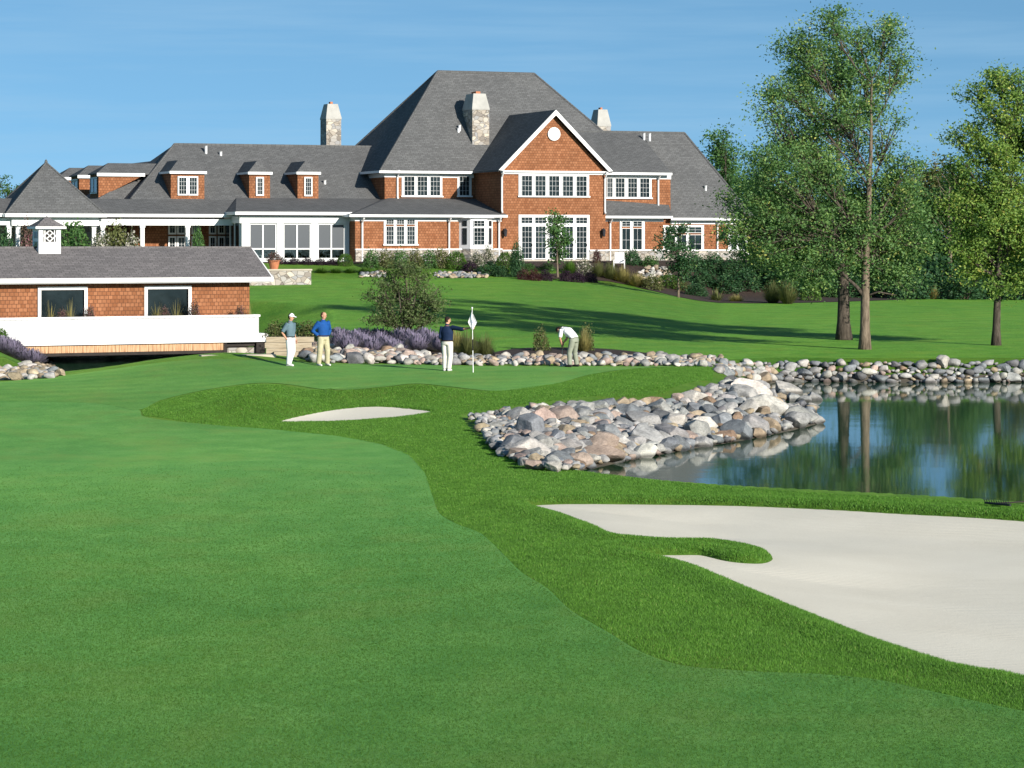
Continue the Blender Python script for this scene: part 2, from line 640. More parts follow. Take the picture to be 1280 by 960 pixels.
def catmull(pts, n=6, closed=False):
    pts = [np.array(p, float) for p in pts]
    out = []
    m = len(pts)
    rng = range(m) if closed else range(m - 1)
    for i in rng:
        p1, p2 = pts[i], pts[(i + 1) % m]
        p0 = pts[(i - 1) % m] if closed or i > 0 else p1
        p3 = pts[(i + 2) % m] if closed or i < m - 2 else p2
        for k in range(n):
            t = k / n
            out.append(0.5 * ((2 * p1) + (-p0 + p2) * t + (2 * p0 - 5 * p1 + 4 * p2 - p3) * t * t + (-p0 + 3 * p1 - 3 * p2 + p3) * t ** 3))
    if not closed:
        out.append(pts[-1])
    return np.array(out)


def sdf(poly, X, Y):
    """signed distance, positive inside"""
    X = np.asarray(X, float)
    Y = np.asarray(Y, float)
    d = np.full(X.shape, 1e18)
    inside = np.zeros(X.shape, bool)
    n = len(poly)
    for i in range(n):
        ax, ay = poly[i]
        bx, by = poly[(i + 1) % n]
        ex, ey = bx - ax, by - ay
        L = ex * ex + ey * ey + 1e-12
        t = np.clip(((X - ax) * ex + (Y - ay) * ey) / L, 0, 1)
        dd = (X - ax - t * ex) ** 2 + (Y - ay - t * ey) ** 2
        d = np.minimum(d, dd)
        c = ((ay > Y) != (by > Y))
        with np.errstate(divide='ignore', invalid='ignore'):
            xi = ax + (Y - ay) / (by - ay + 1e-18) * ex
        inside ^= c & (X < xi)
    return np.where(inside, np.sqrt(d), -np.sqrt(d))


def on_plane(px, py, z):
    D = F * (CAMZ - z) / (py - HY)
    return ((px - CX) / F * D, D)


POND_PX = [(712, 592), (800, 608), (900, 618), (1000, 626), (1120, 634), (1280, 644), (1600, 665), (2600, 690),
           (3600, 560), (2600, 479), (1900, 478), (1600, 478.5), (1400, 477.5), (1280, 478), (1160, 478.5), (1060, 478), (985, 477),
           (950, 484), (962, 500), (998, 515), (1026, 527), (1012, 534), (945, 549), (880, 560), (800, 575), (745, 586)]
POND = catmull([on_plane(x, y, WZ) for x, y in POND_PX], 4, True)
CHAN_PX = [(85, 486), (130, 482), (220, 476), (290, 464), (322, 450), (316, 436), (280, 431), (150, 430), (30, 431), (20, 440), (45, 455), (70, 471)]
CHAN = catmull([on_plane(x, y, WZ) for x, y in CHAN_PX], 3, True)


def gauss(X, Y, px, D, h, sx, sy):
    return h * np.exp(-((X - (px - CX) / F * D) / sx) ** 2 - ((Y - D) / sy) ** 2)


def terrain_base(X, Y):
    X = np.asarray(X, float)
    Y = np.asarray(Y, float)
    p = CX + F * X / np.maximum(Y, 4)
    z = np.interp(Y, [0, 20, 45, 62, 70, 78, 86, 92, 97, 4000], [-0.35, -0.45, -0.60, -0.58, -0.48, -0.14, 0.05, 0.06, -0.12, -0.12])
    # bank left of the near bunker is a little higher, the strip by the pond too
    z = z + gauss(X, Y, 700, 40, 0.18, 2.2, 11)
    z = z + gauss(X, Y, 285, 90, 0.38, 2.6, 4.5)
    z = z - 0.40 * sstep(-X, 11.5, 18.0) * sstep(Y, 78, 88)
    z = z + gauss(X, Y, 322, 72.5, 0.52, 1.25, 1.6) + gauss(X, Y, 235, 70.5, 0.20, 1.3, 1.9)
    z = z + gauss(X, Y, 520, 76.0, 0.38, 1.6, 1.5) + gauss(X, Y, 425, 75.6, 0.20, 1.2, 1.8)
    z = z + gauss(X, Y, 790, 74, 0.34, 3.6, 6.0) + gauss(X, Y, 890, 80, 0.15, 2.0, 4.0)
    # lawn rising to the house
    yt = OY + (-11 + (X - OX) * SA) / CA
    zt = np.interp(p, [-400, 330, 640, 760, 900, 1280, 2500], [1.9, 1.9, 2.0, 1.55, 0.62, 0.55, 0.8])
    w = np.clip((Y - 97) / (yt - 97), 0, 1.0)
    lawn = -0.12 + (zt + 0.12) * w ** 1.15
    z = np.where(Y > 97, lawn, z)
    v = -(X - OX) * SA + (Y - OY) * CA
    u = (X - OX) * CA + (Y - OY) * SA
    pad = sstep(v, -11, -2.5) * (1 - sstep(u, 15, 24))
    z = z * (1 - pad) + ZB * pad
    z = z + 1.2 * sstep(Y, 185, 260) * sstep(u, 10, 24)
    # broad undulation
    z = z + 0.05 * np.sin(X * 0.45 + 1.0) * np.sin(Y * 0.21) * sstep(Y, 15, 25) * (1 - sstep(Y, 80, 90))
    return z


def terrain_pond(X, Y):
    z = terrain_base(X, Y)
    X = np.asarray(X, float)
    Y = np.asarray(Y, float)
    for poly, near in ((POND, True), (CHAN, False)):
        d = sdf(poly, X, Y)
        if near:
            kp = np.exp(-((X - 3.2) / 6.0) ** 2 - ((Y - 70) / 13) ** 2)
            k = 0.55 - 0.41 * kp
        else:
            k = 0.45
        bank = np.where(d > 0, WZ - 0.06 - np.minimum(d * 0.45, 0.9), WZ - 0.06 + (-d) * k)
        z = np.minimum(z, bank)
    return z


_bunk = {}


def ray_ground(px, py, fn=None, d0=16.0, d1=260.0):
    fn = fn or terrain_pond
    D = np.exp(np.linspace(math.log(d0), math.log(d1), 1500))
    X = (px - CX) / F * D
    zr = CAMZ - (py - HY) / F * D
    zt = fn(X, D)
    below = np.nonzero(zr <= zt)[0]
    i = below[0] if len(below) else len(D) - 1
    if i == 0:
        return (X[0], D[0], float(zt[0]))
    a, b = zr[i - 1] - zt[i - 1], zr[i] - zt[i]
    t = a / (a - b + 1e-12)
    d = D[i - 1] + (D[i] - D[i - 1]) * t
    x = (px - CX) / F * d
    return (x, d, float(fn(np.array([x]), np.array([d]))[0]))


def px_poly(pts, n=6, fn=None):
    c = catmull(pts, n, True)
    return np.array([ray_ground(a, b, fn or terrain_pond)[:2] for a, b in c])


# outlines of the sand and of the mown turf, measured on the photograph and laid onto the terrain
BUNKER_PX = [(656, 628), (760, 625), (900, 627), (1000, 630), (1130, 637), (1280, 646), (1450, 660), (1700, 690), (1900, 790), (1700, 900),
             (1450, 893), (1280, 848), (1200, 834), (1100, 803), (1010, 768), (925, 733), (865, 708), (826, 698), (788, 688), (840, 687), (880, 688),
             (915, 696), (945, 698), (957, 692), (940, 684), (890, 677), (830, 676), (772, 671), (740, 658), (700, 643)]
SMALL_PX = [(344, 526), (392, 514), (432, 508.5), (472, 506), (512, 509), (543, 513.5), (505, 520), (450, 524.5), (398, 526.5)]
BUNKER = px_poly(BUNKER_PX, 4)
SMALL = px_poly(SMALL_PX, 4)
FAIR_EDGE = [(-2500, 498), (-600, 500), (0, 499), (120, 502), (172, 512), (180, 521), (230, 528), (330, 536), (420, 545), (478, 556), (512, 570), (531, 592), (540, 618),
             (549, 642), (572, 656), (601, 667), (626, 690), (652, 716), (684, 736), (714, 764), (760, 791), (802, 816), (850, 832),
             (900, 837), (960, 841), (1020, 843), (1100, 851), (1200, 873), (1280, 890), (1500, 935)]
FAIR = np.array([ray_ground(a, b)[:2] for a, b in catmull(FAIR_EDGE, 5)])
FAIR = np.vstack([FAIR, [(30, 17), (60, 4), (-60, 4), (-120, 40)]])
GREEN_PX = [(-400, 500), (0, 501.5), (120, 504.5), (172, 513), (200, 501), (250, 489), (310, 480), (352, 480), (420, 488), (480, 484), (520, 480), (565, 484),
            (625, 489), (690, 481), (740, 468), (800, 460.5), (860, 458.6), (700, 458.3), (600, 458), (500, 456), (400, 454), (330, 451), (270, 449), (215, 452), (130, 463), (40, 474), (-60, 480), (-400, 484)]
GREEN = px_poly(GREEN_PX, 4)


def terrain(X, Y):
    z = terrain_pond(X, Y)
    d = sdf(BUNKER, X, Y)
    z = z - 0.22 * sstep(d, -0.02, 0.30)
    z = z + 0.07 * np.exp(-((d + 0.35) / 0.35) ** 2)
    d = sdf(SMALL, X, Y)
    z = z - 0.14 * sstep(d, -0.02, 0.25)
    return z


def tz(x, y):
    return float(terrain(np.array([x]), np.array([y]))[0])


def gp(px, py):
    """point on the finished ground under a photograph position"""
    x, y, _ = ray_ground(px, py, terrain)
    return Vector((x, y, tz(x, y)))


# ---------------------------------------------------------------- ground sheets
PC = np.concatenate([np.linspace(-6000, -420, 45), np.linspace(-400, 1700, 470), np.linspace(1720, 7000, 45)])
DR = np.concatenate([np.linspace(5, 20, 20)[:-1], np.exp(np.linspace(math.log(20), math.log(112), 430)), np.exp(np.linspace(math.log(112.5), math.log(260), 150)),
                     np.exp(np.linspace(math.log(265), math.log(5000), 45))])
GX = (PC[None, :] - CX) / F * DR[:, None]
GY = np.repeat(DR[:, None], len(PC), 1)
GZ = terrain(GX.ravel(), GY.ravel()).reshape(GX.shape)
GZ = np.where(GY > 300, np.minimum(GZ, 3.0), GZ)


def grid_faces(nr, nc):
    i = np.arange(nr - 1)[:, None] * nc + np.arange(nc - 1)[None, :]
    return np.stack([i, i + 1, i + nc + 1, i + nc], -1).reshape(-1, 4)


def clipped_sheet(name, poly, zfn, mat, dz, grow=0.0):
    """the part of the ground grid inside a polygon, cut exactly along its outline"""
    x0, y0 = poly.min(0) - 1
    x1, y1 = poly.max(0) + 1
    r = np.nonzero((DR > max(y0, DR[0])) & (DR < y1))[0]
    r0, r1 = max(r[0] - 1, 0), min(r[-1] + 2, len(DR))
    X, Y = GX[r0:r1], GY[r0:r1]
    S = sdf(poly, X.ravel(), Y.ravel()).reshape(X.shape) + grow
    nr, nc = X.shape
    vid = {}
    verts, faces = [], []

    def corner(i, j):
        k = (i, j)
        if k not in vid:
            vid[k] = len(verts)
            verts.append((X[i, j], Y[i, j]))
        return vid[k]

    def cut(a, b):
        k = (a, b) if a < b else (b, a)
        if k not in vid:
            (i0, j0), (i1, j1) = k
            s0, s1 = S[i0, j0], S[i1, j1]
            t = s0 / (s0 - s1)
            vid[k] = len(verts)
            verts.append((X[i0, j0] + (X[i1, j1] - X[i0, j0]) * t, Y[i0, j0] + (Y[i1, j1] - Y[i0, j0]) * t))
        return vid[k]
    ins = S > 0
    anyc = ins[:-1, :-1] | ins[1:, :-1] | ins[:-1, 1:] | ins[1:, 1:]
    for i, j in zip(*np.nonzero(anyc)):
        cs = [(i, j), (i, j + 1), (i + 1, j + 1), (i + 1, j)]
        f = []
        for q in range(4):
            a, b = cs[q], cs[(q + 1) % 4]
            if ins[a]:
                f.append(corner(*a))
            if ins[a] != ins[b]:
                f.append(cut(a, b))
        if len(f) >= 3:
            faces.append(f)
    v = np.array(verts)
    z = zfn(v[:, 0], v[:, 1]) + dz
    me = bpy.data.meshes.new(name)
    me.from_pydata([(a, b, c) for (a, b), c in zip(v, z)], [], faces)
    me.polygons.foreach_set("use_smooth", np.ones(len(me.polygons), dtype=bool))
    me.update()
    return tag(mobj(name, me, mat), kind='structure')


def turf_mat(name, dark, mid, light, fine=60.0, stripe=0.0, bstr=0.35, bdist=0.02):
    m, nt, out = new_mat(name)
    p = geo_pos(nt)
    big = noise_tex(nt, mapping(nt, p, (0.22, 0.13, 1)), 1.0, 6, 0.62)
    med = noise_tex(nt, mapping(nt, p, (0.7, 0.5, 1)), 1.6, 8, 0.72)
    fin = noise_tex(nt, mapping(nt, p, (1, 0.32, 1)), fine, 5, 0.75)
    c = ramp(nt, med, [(0.36, dark), (0.5, mid), (0.64, light)])
    c = mixc(nt, 0.55, c, ramp(nt, big, [(0.36, (0.78, 0.86, 0.88)), (0.5, (1.0, 1.0, 1.0)), (0.64, (1.20, 1.08, 1.0))]), 'MULTIPLY')
    c = mixc(nt, 0.75, c, ramp(nt, fin, [(0.34, (0.66, 0.70, 0.64)), (0.5, (1, 1, 1)), (0.66, (1.32, 1.25, 1.2))]), 'MULTIPLY')
    # drier, olive patches of the sward
    dry = noise_tex(nt, mapping(nt, p, (1, 0.7, 1)), 0.55, 7, 0.7)
    c = mixc(nt, ramp(nt, dry, [(0.50, (0, 0, 0)), (0.68, (0.45, 0.45, 0.45))]), c, (mid[0] * 1.55, mid[1] * 0.93, mid[2] * 1.0))
    if stripe:
        # mowing passes: grain leaning one way, then the other
        w = N(nt, 'ShaderNodeTexWave', wave_type='BANDS', bands_direction='X')
        w.inputs['Scale'].default_value = stripe
        w.inputs['Distortion'].default_value = 1.5
        w.inputs['Detail'].default_value = 2.0
        nt.links.new(mapping(nt, p, (1, 1, 1), (0, 0, R(64))), w.inputs['Vector'])
        c = mixc(nt, 0.5, c, ramp(nt, w.outputs['Fac'], [(0.35, (0.90, 0.93, 0.92)), (0.65, (1.08, 1.06, 1.04))]), 'MULTIPLY')
    pr = principled(nt, out, c, 0.8, bump(nt, fin, bstr, bdist), 0.12)
    pr.inputs['Sheen Weight'].default_value = 0.35      # the nap of the blades seen along the turf
    pr.inputs['Sheen Roughness'].default_value = 0.45
    nt.links.new(mixc(nt, 1.0, c, (3.0, 3.0, 3.0), 'MULTIPLY'), pr.inputs['Sheen Tint'])
    M[name] = m


turf_mat('turf_rough', (0.042, 0.096, 0.011), (0.052, 0.113, 0.013), (0.066, 0.130, 0.018), 20.0, 0, 0.6, 0.04)
turf_mat('turf_fairway', (0.042, 0.117, 0.024), (0.051, 0.132, 0.028), (0.062, 0.146, 0.034), 26.0, 0, 0.3, 0.012)
turf_mat('turf_green', (0.045, 0.115, 0.022), (0.053, 0.127, 0.025), (0.062, 0.138, 0.029), 24.0, 0.22, 0.25, 0.01)
turf_mat('turf_lawn', (0.038, 0.100, 0.012), (0.048, 0.117, 0.015), (0.061, 0.133, 0.020), 12.0, 0.12, 0.5, 0.04)

# sand: fine rake lines following the slope, pale grain
m, nt, out = new_mat('sand')
p = geo_pos(nt)
n1 = noise_tex(nt, p, 0.5, 5)
n2 = noise_tex(nt, p, 45, 3, 0.7)
wv = N(nt, 'ShaderNodeTexWave', wave_type='BANDS', bands_direction='Y')
wv.inputs['Scale'].default_value = 2.2
wv.inputs['Distortion'].default_value = 9.0
wv.inputs['Detail'].default_value = 3.0
wv.inputs['Detail Scale'].default_value = 0.5
nt.links.new(mapping(nt, p, (0.35, 1, 1)), wv.inputs['Vector'])
c = ramp(nt, n1, [(0.3, (0.69, 0.635, 0.515)), (0.7, (0.76, 0.705, 0.58))])
c = mixc(nt, 0.6, c, ramp(nt, n2, [(0.25, (0.80, 0.79, 0.78)), (0.6, (1.04, 1.04, 1.04))]), 'MULTIPLY')
hh = mixc(nt, 0.55, wv.outputs['Fac'], n2)
principled(nt, out, c, 0.95, bump(nt, hh, 0.30, 0.03), 0.1)
M['sand'] = m

# base sheet: rough in the foreground, lawn beyond the stones (its own sheet below)
me = mesh_np('ground', np.stack([GX, GY, GZ], -1).reshape(-1, 3), grid_faces(len(DR), len(PC)), True)
tag(mobj('ground', me, M['turf_rough']), kind='structure')
clipped_sheet('fairway', FAIR, terrain, M['turf_fairway'], 0.008)
clipped_sheet('putting_green', GREEN, terrain, M['turf_green'], 0.012)
LAWN = np.array([(-60, 97.5), (-9.5, 99.0), (-6, 99.5), (0, 99.0), (3.0, 99.8), (6.5, 98.5), (8, 97.2), (14, 98.4), (24, 98.6), (60, 98), (110, 98), (140, 260), (60, 215), (19, 170), (9, 163), (2, 161.8), (-4, 159.5), (-12, 157), (-40, 146), (-80, 140)])
clipped_sheet('lawn', LAWN, terrain, M['turf_lawn'], 0.010)


def sand_z(X, Y):
    z = terrain_pond(X, Y)
    d = sdf(BUNKER, X, Y)
    return z - 0.07 - 0.12 * sstep(d, 0.2, 3.0) + 0.004 * np.sin(X * 2.1 + 0.6 * np.sin(Y)) * np.sin(Y * 1.3)


clipped_sheet('sand_bunker', BUNKER, sand_z, M['sand'], 0.0, 0.05)
clipped_sheet('sand_bunker', SMALL, lambda X, Y: terrain_pond(X, Y) - 0.04, M['sand'], 0.0, 0.04)
# bare planting beds
for nm, pts in (('mulch_bed', [(604, 446), (640, 437), (700, 435), (760, 437), (800, 441), (852, 446.5), (880, 450), (800, 453), (700, 453), (610, 453)]),
                ('mulch_bed', [(640, 347), (760, 352), (850, 372), (905, 379), (1000, 379), (1100, 376), (1160, 374), (1300, 374), (1300, 366), (1150, 364), (1000, 360), (900, 352), (800, 344), (700, 342)]),
                ('mulch_bed', [(345, 418), (380, 419), (420, 418), (560, 420), (610, 434), (600, 448), (410, 446), (385, 428), (350, 421)])):
    clipped_sheet(nm, px_poly(pts, 3, terrain), terrain, M['mulch'], 0.03)

# the planted strip along the foot of the clubhouse
HB = [(-21.5, -0.3), (-21.5, -3.2), (-14, -4.2), (-5, -5.6), (0, -7.0), (4, -8.2), (9, -9.5), (14, -9.0), (16.5, -4), (16, 3.0), (6, 0.5), (3.4, -0.3)]
HBW = np.array([(OX + u * CA - v * SA, OY + u * SA + v * CA) for u, v in catmull(HB, 3, True)])
clipped_sheet('mulch_bed', HBW, terrain, M['mulch'], 0.025)

clipped_sheet('pond_edge', POND, terrain, M['mud'], 0.02, 0.55)

# water
m, nt, out = new_mat('water')
p = geo_pos(nt)
w1 = noise_tex(nt, mapping(nt, p, (1.0, 0.55, 1)), 3.2, 3, 0.5)
w2 = noise_tex(nt, mapping(nt, p, (0.25, 0.6, 1)), 0.9, 2, 0.5)
nb = bump(nt, w1, 0.012, 0.05)
nb = bump(nt, w2, 0.022, 0.12, nb)
pr = principled(nt, out, (0.016, 0.058, 0.026), 0.045, nb, 0.5)
pr.inputs['IOR'].default_value = 1.33
M['water'] = m
for nm, poly in (('pond', POND), ('channel_water', CHAN)):
    c = poly.mean(0)
    # grown a little so that it runs under the banks
    sd = []
    n = len(poly)
    for i in range(n):
        a, b = poly[i - 1], poly[(i + 1) % n]
        t = (b - a) / (np.linalg.norm(b - a) + 1e-9)
        nn = np.array([t[1], -t[0]])
        q = poly[i] + nn * 0.15
        if sdf(poly, np.array([q[0]]), np.array([q[1]]))[0] > 0:
            q = poly[i] - nn * 0.15
        sd.append((q[0], q[1], WZ))
    mb = MB()
    mb.poly(sd)
    tag(mb.build(nm, M['water']), kind='structure')
# ---------------------------------------------------------------- clubhouse
# local frame: u along the front (to the right), v into the building, z up from its base
def hu(px, v):
    k = (px - CX) / F
    return (k * (OY + v * CA) - OX + v * SA) / (CA - k * SA)


def hz(py, u, v):
    Y = OY + u * SA + v * CA
    return CAMZ + (HY - py) * Y / F - ZB


club = empty('clubhouse', (OX, OY, ZB), HA, 'big cedar shingled clubhouse with grey hipped roofs and white trim above the lawn', 'clubhouse')
CED, WHT, ROOF, STN, GLS = M['cedar'], M['white_trim'], M['roof_shingle'], M['fieldstone'], M['window_glass']


def wall(name, u0, u1, v, z0, z1, mat=CED, th=0.3, parent=club):
    return MB().box(u0, u1, v, v + th, z0, z1).build(name, mat, parent)


def glazing(mb_f, mb_p, u0, u1, v, z0, z1, cols, rows, bar=0.012, rim=0.028):
    """one sash on the plane v: white rim and glazing bars into mb_f, the panes into mb_p"""
    mb_p.box(u0 + rim, u1 - rim, v - 0.045, v - 0.02, z0 + rim, z1 - rim)
    mb_f.box(u0, u0 + rim, v - 0.10, v - 0.003, z0, z1)
    mb_f.box(u1 - rim, u1, v - 0.10, v - 0.003, z0, z1)
    mb_f.box(u0 + rim, u1 - rim, v - 0.097, v - 0.003, z0, z0 + rim)
    mb_f.box(u0 + rim, u1 - rim, v - 0.097, v - 0.003, z1 - rim, z1)
    for i in range(1, cols):
        x = u0 + rim + (u1 - u0 - 2 * rim) * i / cols
        mb_f.box(x - bar / 2, x + bar / 2, v - 0.072, v - 0.046, z0 + rim, z1 - rim)
    for j in range(1, rows):
        zz = z0 + rim + (z1 - z0 - 2 * rim) * j / rows
        mb_f.box(u0 + rim, u1 - rim, v - 0.070, v - 0.0465, zz - bar / 2, zz + bar / 2)


def window(u0, u1, v, z0, z1, cols, rows, parent=club, name='window', transom=0.0, **kw):
    f, p = MB(), MB()
    if transom:
        zt = z1 - transom
        glazing(f, p, u0, u1, v, zt + 0.12, z1, cols, 2, **kw)
        glazing(f, p, u0, u1, v, z0, zt, cols, rows, **kw)
    else:
        glazing(f, p, u0, u1, v, z0, z1, cols, rows, **kw)
    o = f.build(name, WHT, parent)
    p.build('pane', GLS, o)
    return o


def surround(u0, u1, v, z0, z1, holes, parent=club, proud=0.06, sill=True):
    """flat white casing round a bank of openings; holes = list of (u0,u1,z0,z1) left to right, all the same height"""
    mb = MB()
    ha, hb = holes[0][2], holes[0][3]
    mb.box(u0, u1, v - proud, v - 0.002, hb, z1)
    mb.box(u0, u1, v - proud, v - 0.002, z0, ha)
    xs = [u0] + [c for h in holes for c in h[:2]] + [u1]
    for a, b in zip(xs[::2], xs[1::2]):
        if b - a > 0.005:
            mb.box(a, b, v - proud + 0.001, v - 0.003, ha, hb)
    if sill:
        mb.box(u0 - 0.06, u1 + 0.06, v - proud - 0.08, v - proud, z0 - 0.02, z0 + 0.07)
    return mb.build('window_casing', WHT, parent)


def bank(v, xs, py0, py1, case, cols, rows, transom_px=0, name='window', ref=None):
    """windows from photograph columns xs=[(x0,x1)..] on plane v inside the white casing case=(x0,x1,y0,y1)"""
    um = hu(sum(xs[0]) / 2, v)
    z1, z0 = hz(py0, um, v), hz(py1, um, v)
    cz1, cz0 = hz(case[2], um, v), hz(case[3], um, v)
    holes = [(hu(a - 0.5, v), hu(b + 0.5, v), z0 - 0.04, z1 + 0.04) for a, b in xs]
    surround(hu(case[0], v), hu(case[1], v), v, cz0, cz1, holes)
    tr = transom_px * (OY + um * SA + v * CA) / F
    for h in holes:
        window(h[0] + .003, h[1] - .003, v - 0.012, h[2] + .003, h[3] - .003, cols, rows, name=name, transom=tr)


def downspout(px, v, py0, py1, off=0.35):
    u = hu(px, v - 0.1)
    za, zb = hz(py0, u, v), hz(py1, u, v)
    mb = MB()
    mb.tube([(u, v - off - 0.1, za), (u, v - off - 0.05, za - 0.15), (u, v - 0.09, za - 0.45), (u, v - 0.09, zb + 0.15), (u, v - 0.2, zb)], 0.06, 8)
    mb.build('downspout', WHT, club)


def gutter_line(mb, u0, u1, v, z, h=0.16, d=0.14):
    mb.box(u0, u1, v - d, v, z - h, z)


# --- key levels
gu0, gu1 = hu(627, 0), hu(757, 0)
guc = hu(692, 0)
z_e2 = hz(213, guc, 0)            # upper eaves
z_ap = hz(137, guc, -0.3)         # gable apex
PIT = (z_ap - z_e2) / ((gu1 - gu0) / 2 + 0.35)
V2 = 5.0
z_r = hz(91, hu(600, 11), 11)
MP = 1.13                         # main roof slope
ve = V2 - 0.45
vr = ve + (z_r - z_e2) / MP
run = vr - ve
rl, rr = hu(547, vr), hu(668, vr)
eul, eur = rl - run, rr + run
mr = vr * 2 - ve

# --- main block
mb = MB()
mb.quad((eul, ve, z_e2), (eur, ve, z_e2), (rr, vr, z_r), (rl, vr, z_r))
mb.quad((eur, mr, z_e2), (eul, mr, z_e2), (rl, vr, z_r), (rr, vr, z_r))
mb.poly(((eul, mr, z_e2), (eul, ve, z_e2), (rl, vr, z_r)))
mb.poly(((eur, ve, z_e2), (eur, mr, z_e2), (rr, vr, z_r)))
mb.poly(((eul, ve, z_e2 - .02), (eul, mr, z_e2 - .02), (eur, mr, z_e2 - .02), (eur, ve, z_e2 - .02)))
rm = mb.build('roof', ROOF, club)
mb = MB()
mb.tube([(rl, vr, z_r), (rr, vr, z_r)], 0.10, 6)
for a in ((eul, ve, z_e2), (eul, mr, z_e2)):
    mb.tube([a, (rl, vr, z_r)], 0.08, 6)
for a in ((eur, ve, z_e2), (eur, mr, z_e2)):
    mb.tube([a, (rr, vr, z_r)], 0.08, 6)
mb.build('ridge_cap', ROOF, rm)
wl, wr = eul + 0.45, eur - 0.45
MB().box(wl, wr, V2, mr - 0.45, 0, z_e2 - 0.05).build('wall', CED, club)
mb = MB()
gutter_line(mb, eul, hu(590, ve), ve, z_e2)
mb.box(eul - 0.12, eul, ve - 0.14, mr, z_e2 - 0.16, z_e2)
mb.box(wl - 0.03, hu(592, V2), V2 - 0.04, V2 - 0.002, z_e2 - 0.42, z_e2 - 0.16)
mb.box(wl - 0.04, wl - 0.002, V2 - 0.04, mr - 0.5, z_e2 - 0.42, z_e2 - 0.16)
mb.build('eaves_trim', WHT, club)
bank(V2, [(505, 517.5), (521.5, 533.5), (537.5, 549.5)], 221, 244, (502, 552.5, 217.5, 246), 3, 4)
bank(V2, [(574, 586)], 221, 244, (571.5, 589, 217.5, 246), 3, 4)
downspout(497, V2, 213, 249)

# --- front gable bay
ov = 0.35
zg = z_e2
mb = MB()
mb.box(gu0, gu1, 0, 0.3, 0.0, zg)
mb.prism([(gu0, 0, zg), (gu1, 0, zg), (guc, 0, zg + PIT * (gu1 - gu0) / 2)], (0, 0.3, 0))
mb.box(gu0, gu0 + 0.3, 0.3, V2 + 0.1, 0.0, zg)
mb.box(gu1 - 0.3, gu1, 0.3, V2 + 0.1, 0.0, zg)
mb.build('gable_wall', CED, club)
vb = ve + (z_ap - z_e2) / MP
mb = MB()
el, er = gu0 - ov, gu1 + ov
mb.slab([(el, -0.35, zg), (guc, -0.35, z_ap), (guc, vb, z_ap), (el, ve, zg)][::-1], 0.12)
mb.slab([(guc, -0.35, z_ap), (er, -0.35, zg), (er, ve, zg), (guc, vb, z_ap)][::-1], 0.12)
mb.build('gable_roof', ROOF, club)
mb = MB()
for a, s in ((el, 1), (er, -1)):      # rake boards
    mb.prism([(a, -0.36, zg - 0.02), (guc, -0.36, z_ap - 0.02), (guc, -0.36, z_ap - 0.36), (a + s * 0.29, -0.36, zg - 0.06)][::s], (0, -0.07, 0))
zf = hz(218, guc, 0)
mb.box(gu0 - 0.02, gu1 + 0.02, -0.10, -0.003, zf, zg - 0.16)
mb.box(gu0 - 0.1, gu1 + 0.1, -0.26, -0.003, zg - 0.16, zg - 0.04)
mb.build('gable_trim', WHT, club)
zc = hz(167.5, guc, 0)
mb = MB()
rad = 0.44
ring = [(guc + rad * math.cos(t), -0.003, zc + rad * math.sin(t)) for t in [2 * math.pi * i / 28 for i in range(28)]]
mb.prism(ring, (0, -0.07, 0))
med = mb.build('gable_medallion', WHT, club)
mb = MB()
for i in range(28):
    t0, t1 = 2 * math.pi * i / 28, 2 * math.pi * (i + 1) / 28
    pts = [(guc + r_ * math.cos(t), -0.073, zc + r_ * math.sin(t)) for r_, t in ((0.36, t0), (0.44, t0), (0.44, t1), (0.36, t1))]
    mb.prism(pts, (0, -0.04, 0))
mb.build('medallion_rim', WHT, med)
G5 = [(651.7, 664.3), (668.7, 681.3), (685.8, 698.4), (702.9, 715.5), (720, 732.6)]
bank(0, G5, 220, 244.5, (648, 736, 217.9, 246), 3, 4)
# french doors with transoms
v = 0
um = guc
bz1, bz0 = hz(268.5, um, v), hz(326, um, v)
hz1, hz0 = hz(271, um, v), hz(325, um, v)
holes = [(hu(a - 1, v), hu(b + 1, v), hz0, hz1) for a, b in G5]
surround(hu(648, v), hu(736.5, v), v, bz0, bz1, holes, sill=False)
zt0, zt1 = hz(279.5, um, v), hz(271.5, um, v)
zd0, zd1 = hz(324, um, v), hz(282, um, v)
for h in holes:
    window(h[0] + .003, h[1] - .003, v - 0.012, zt0, zt1, 3, 2, name='transom_window')
    MB().box(h[0] + .002, h[1] - .002, v - 0.055, v - .004, zd1, zt0).build('transom_bar', WHT, club)
    d_ = window(h[0] + .003, h[1] - .003, v - 0.012, zd0, zd1, 3, 6, name='french_door', rim=0.06)
    MB().box(h[1] - 0.075, h[1] - 0.045, v - 0.17, v - 0.113, (zd0 + zd1) / 2 - .25, (zd0 + zd1) / 2 - .1).build('handle', M['dark_metal'], d_)
MB().box(hu(645, -1), hu(742, -1), -1.4, 0.0, -0.45, 0.10).build('door_step', M['paving'], club)
downspout(627.5, 0, 213, 266, 0.3)
downspout(756.3, 0, 215, 267, 0.3)


# stone plinth with a white water table
def plinth(u0, u1, v, zt):
    MB().box(u0, u1, v - 0.14, v - 0.002, -0.6, zt).build('stone_plinth', STN, club)
    MB().box(u0 - .02, u1 + .02, v - 0.19, v - 0.002, zt, zt + 0.09).build('water_table', WHT, club)


zpl = hz(314, gu0, 0)
plinth(gu0 + 0.02, hu(648, 0) - 0.01, 0, zpl)
plinth(hu(736.5, 0) + 0.01, gu1 - 0.02, 0, zpl)

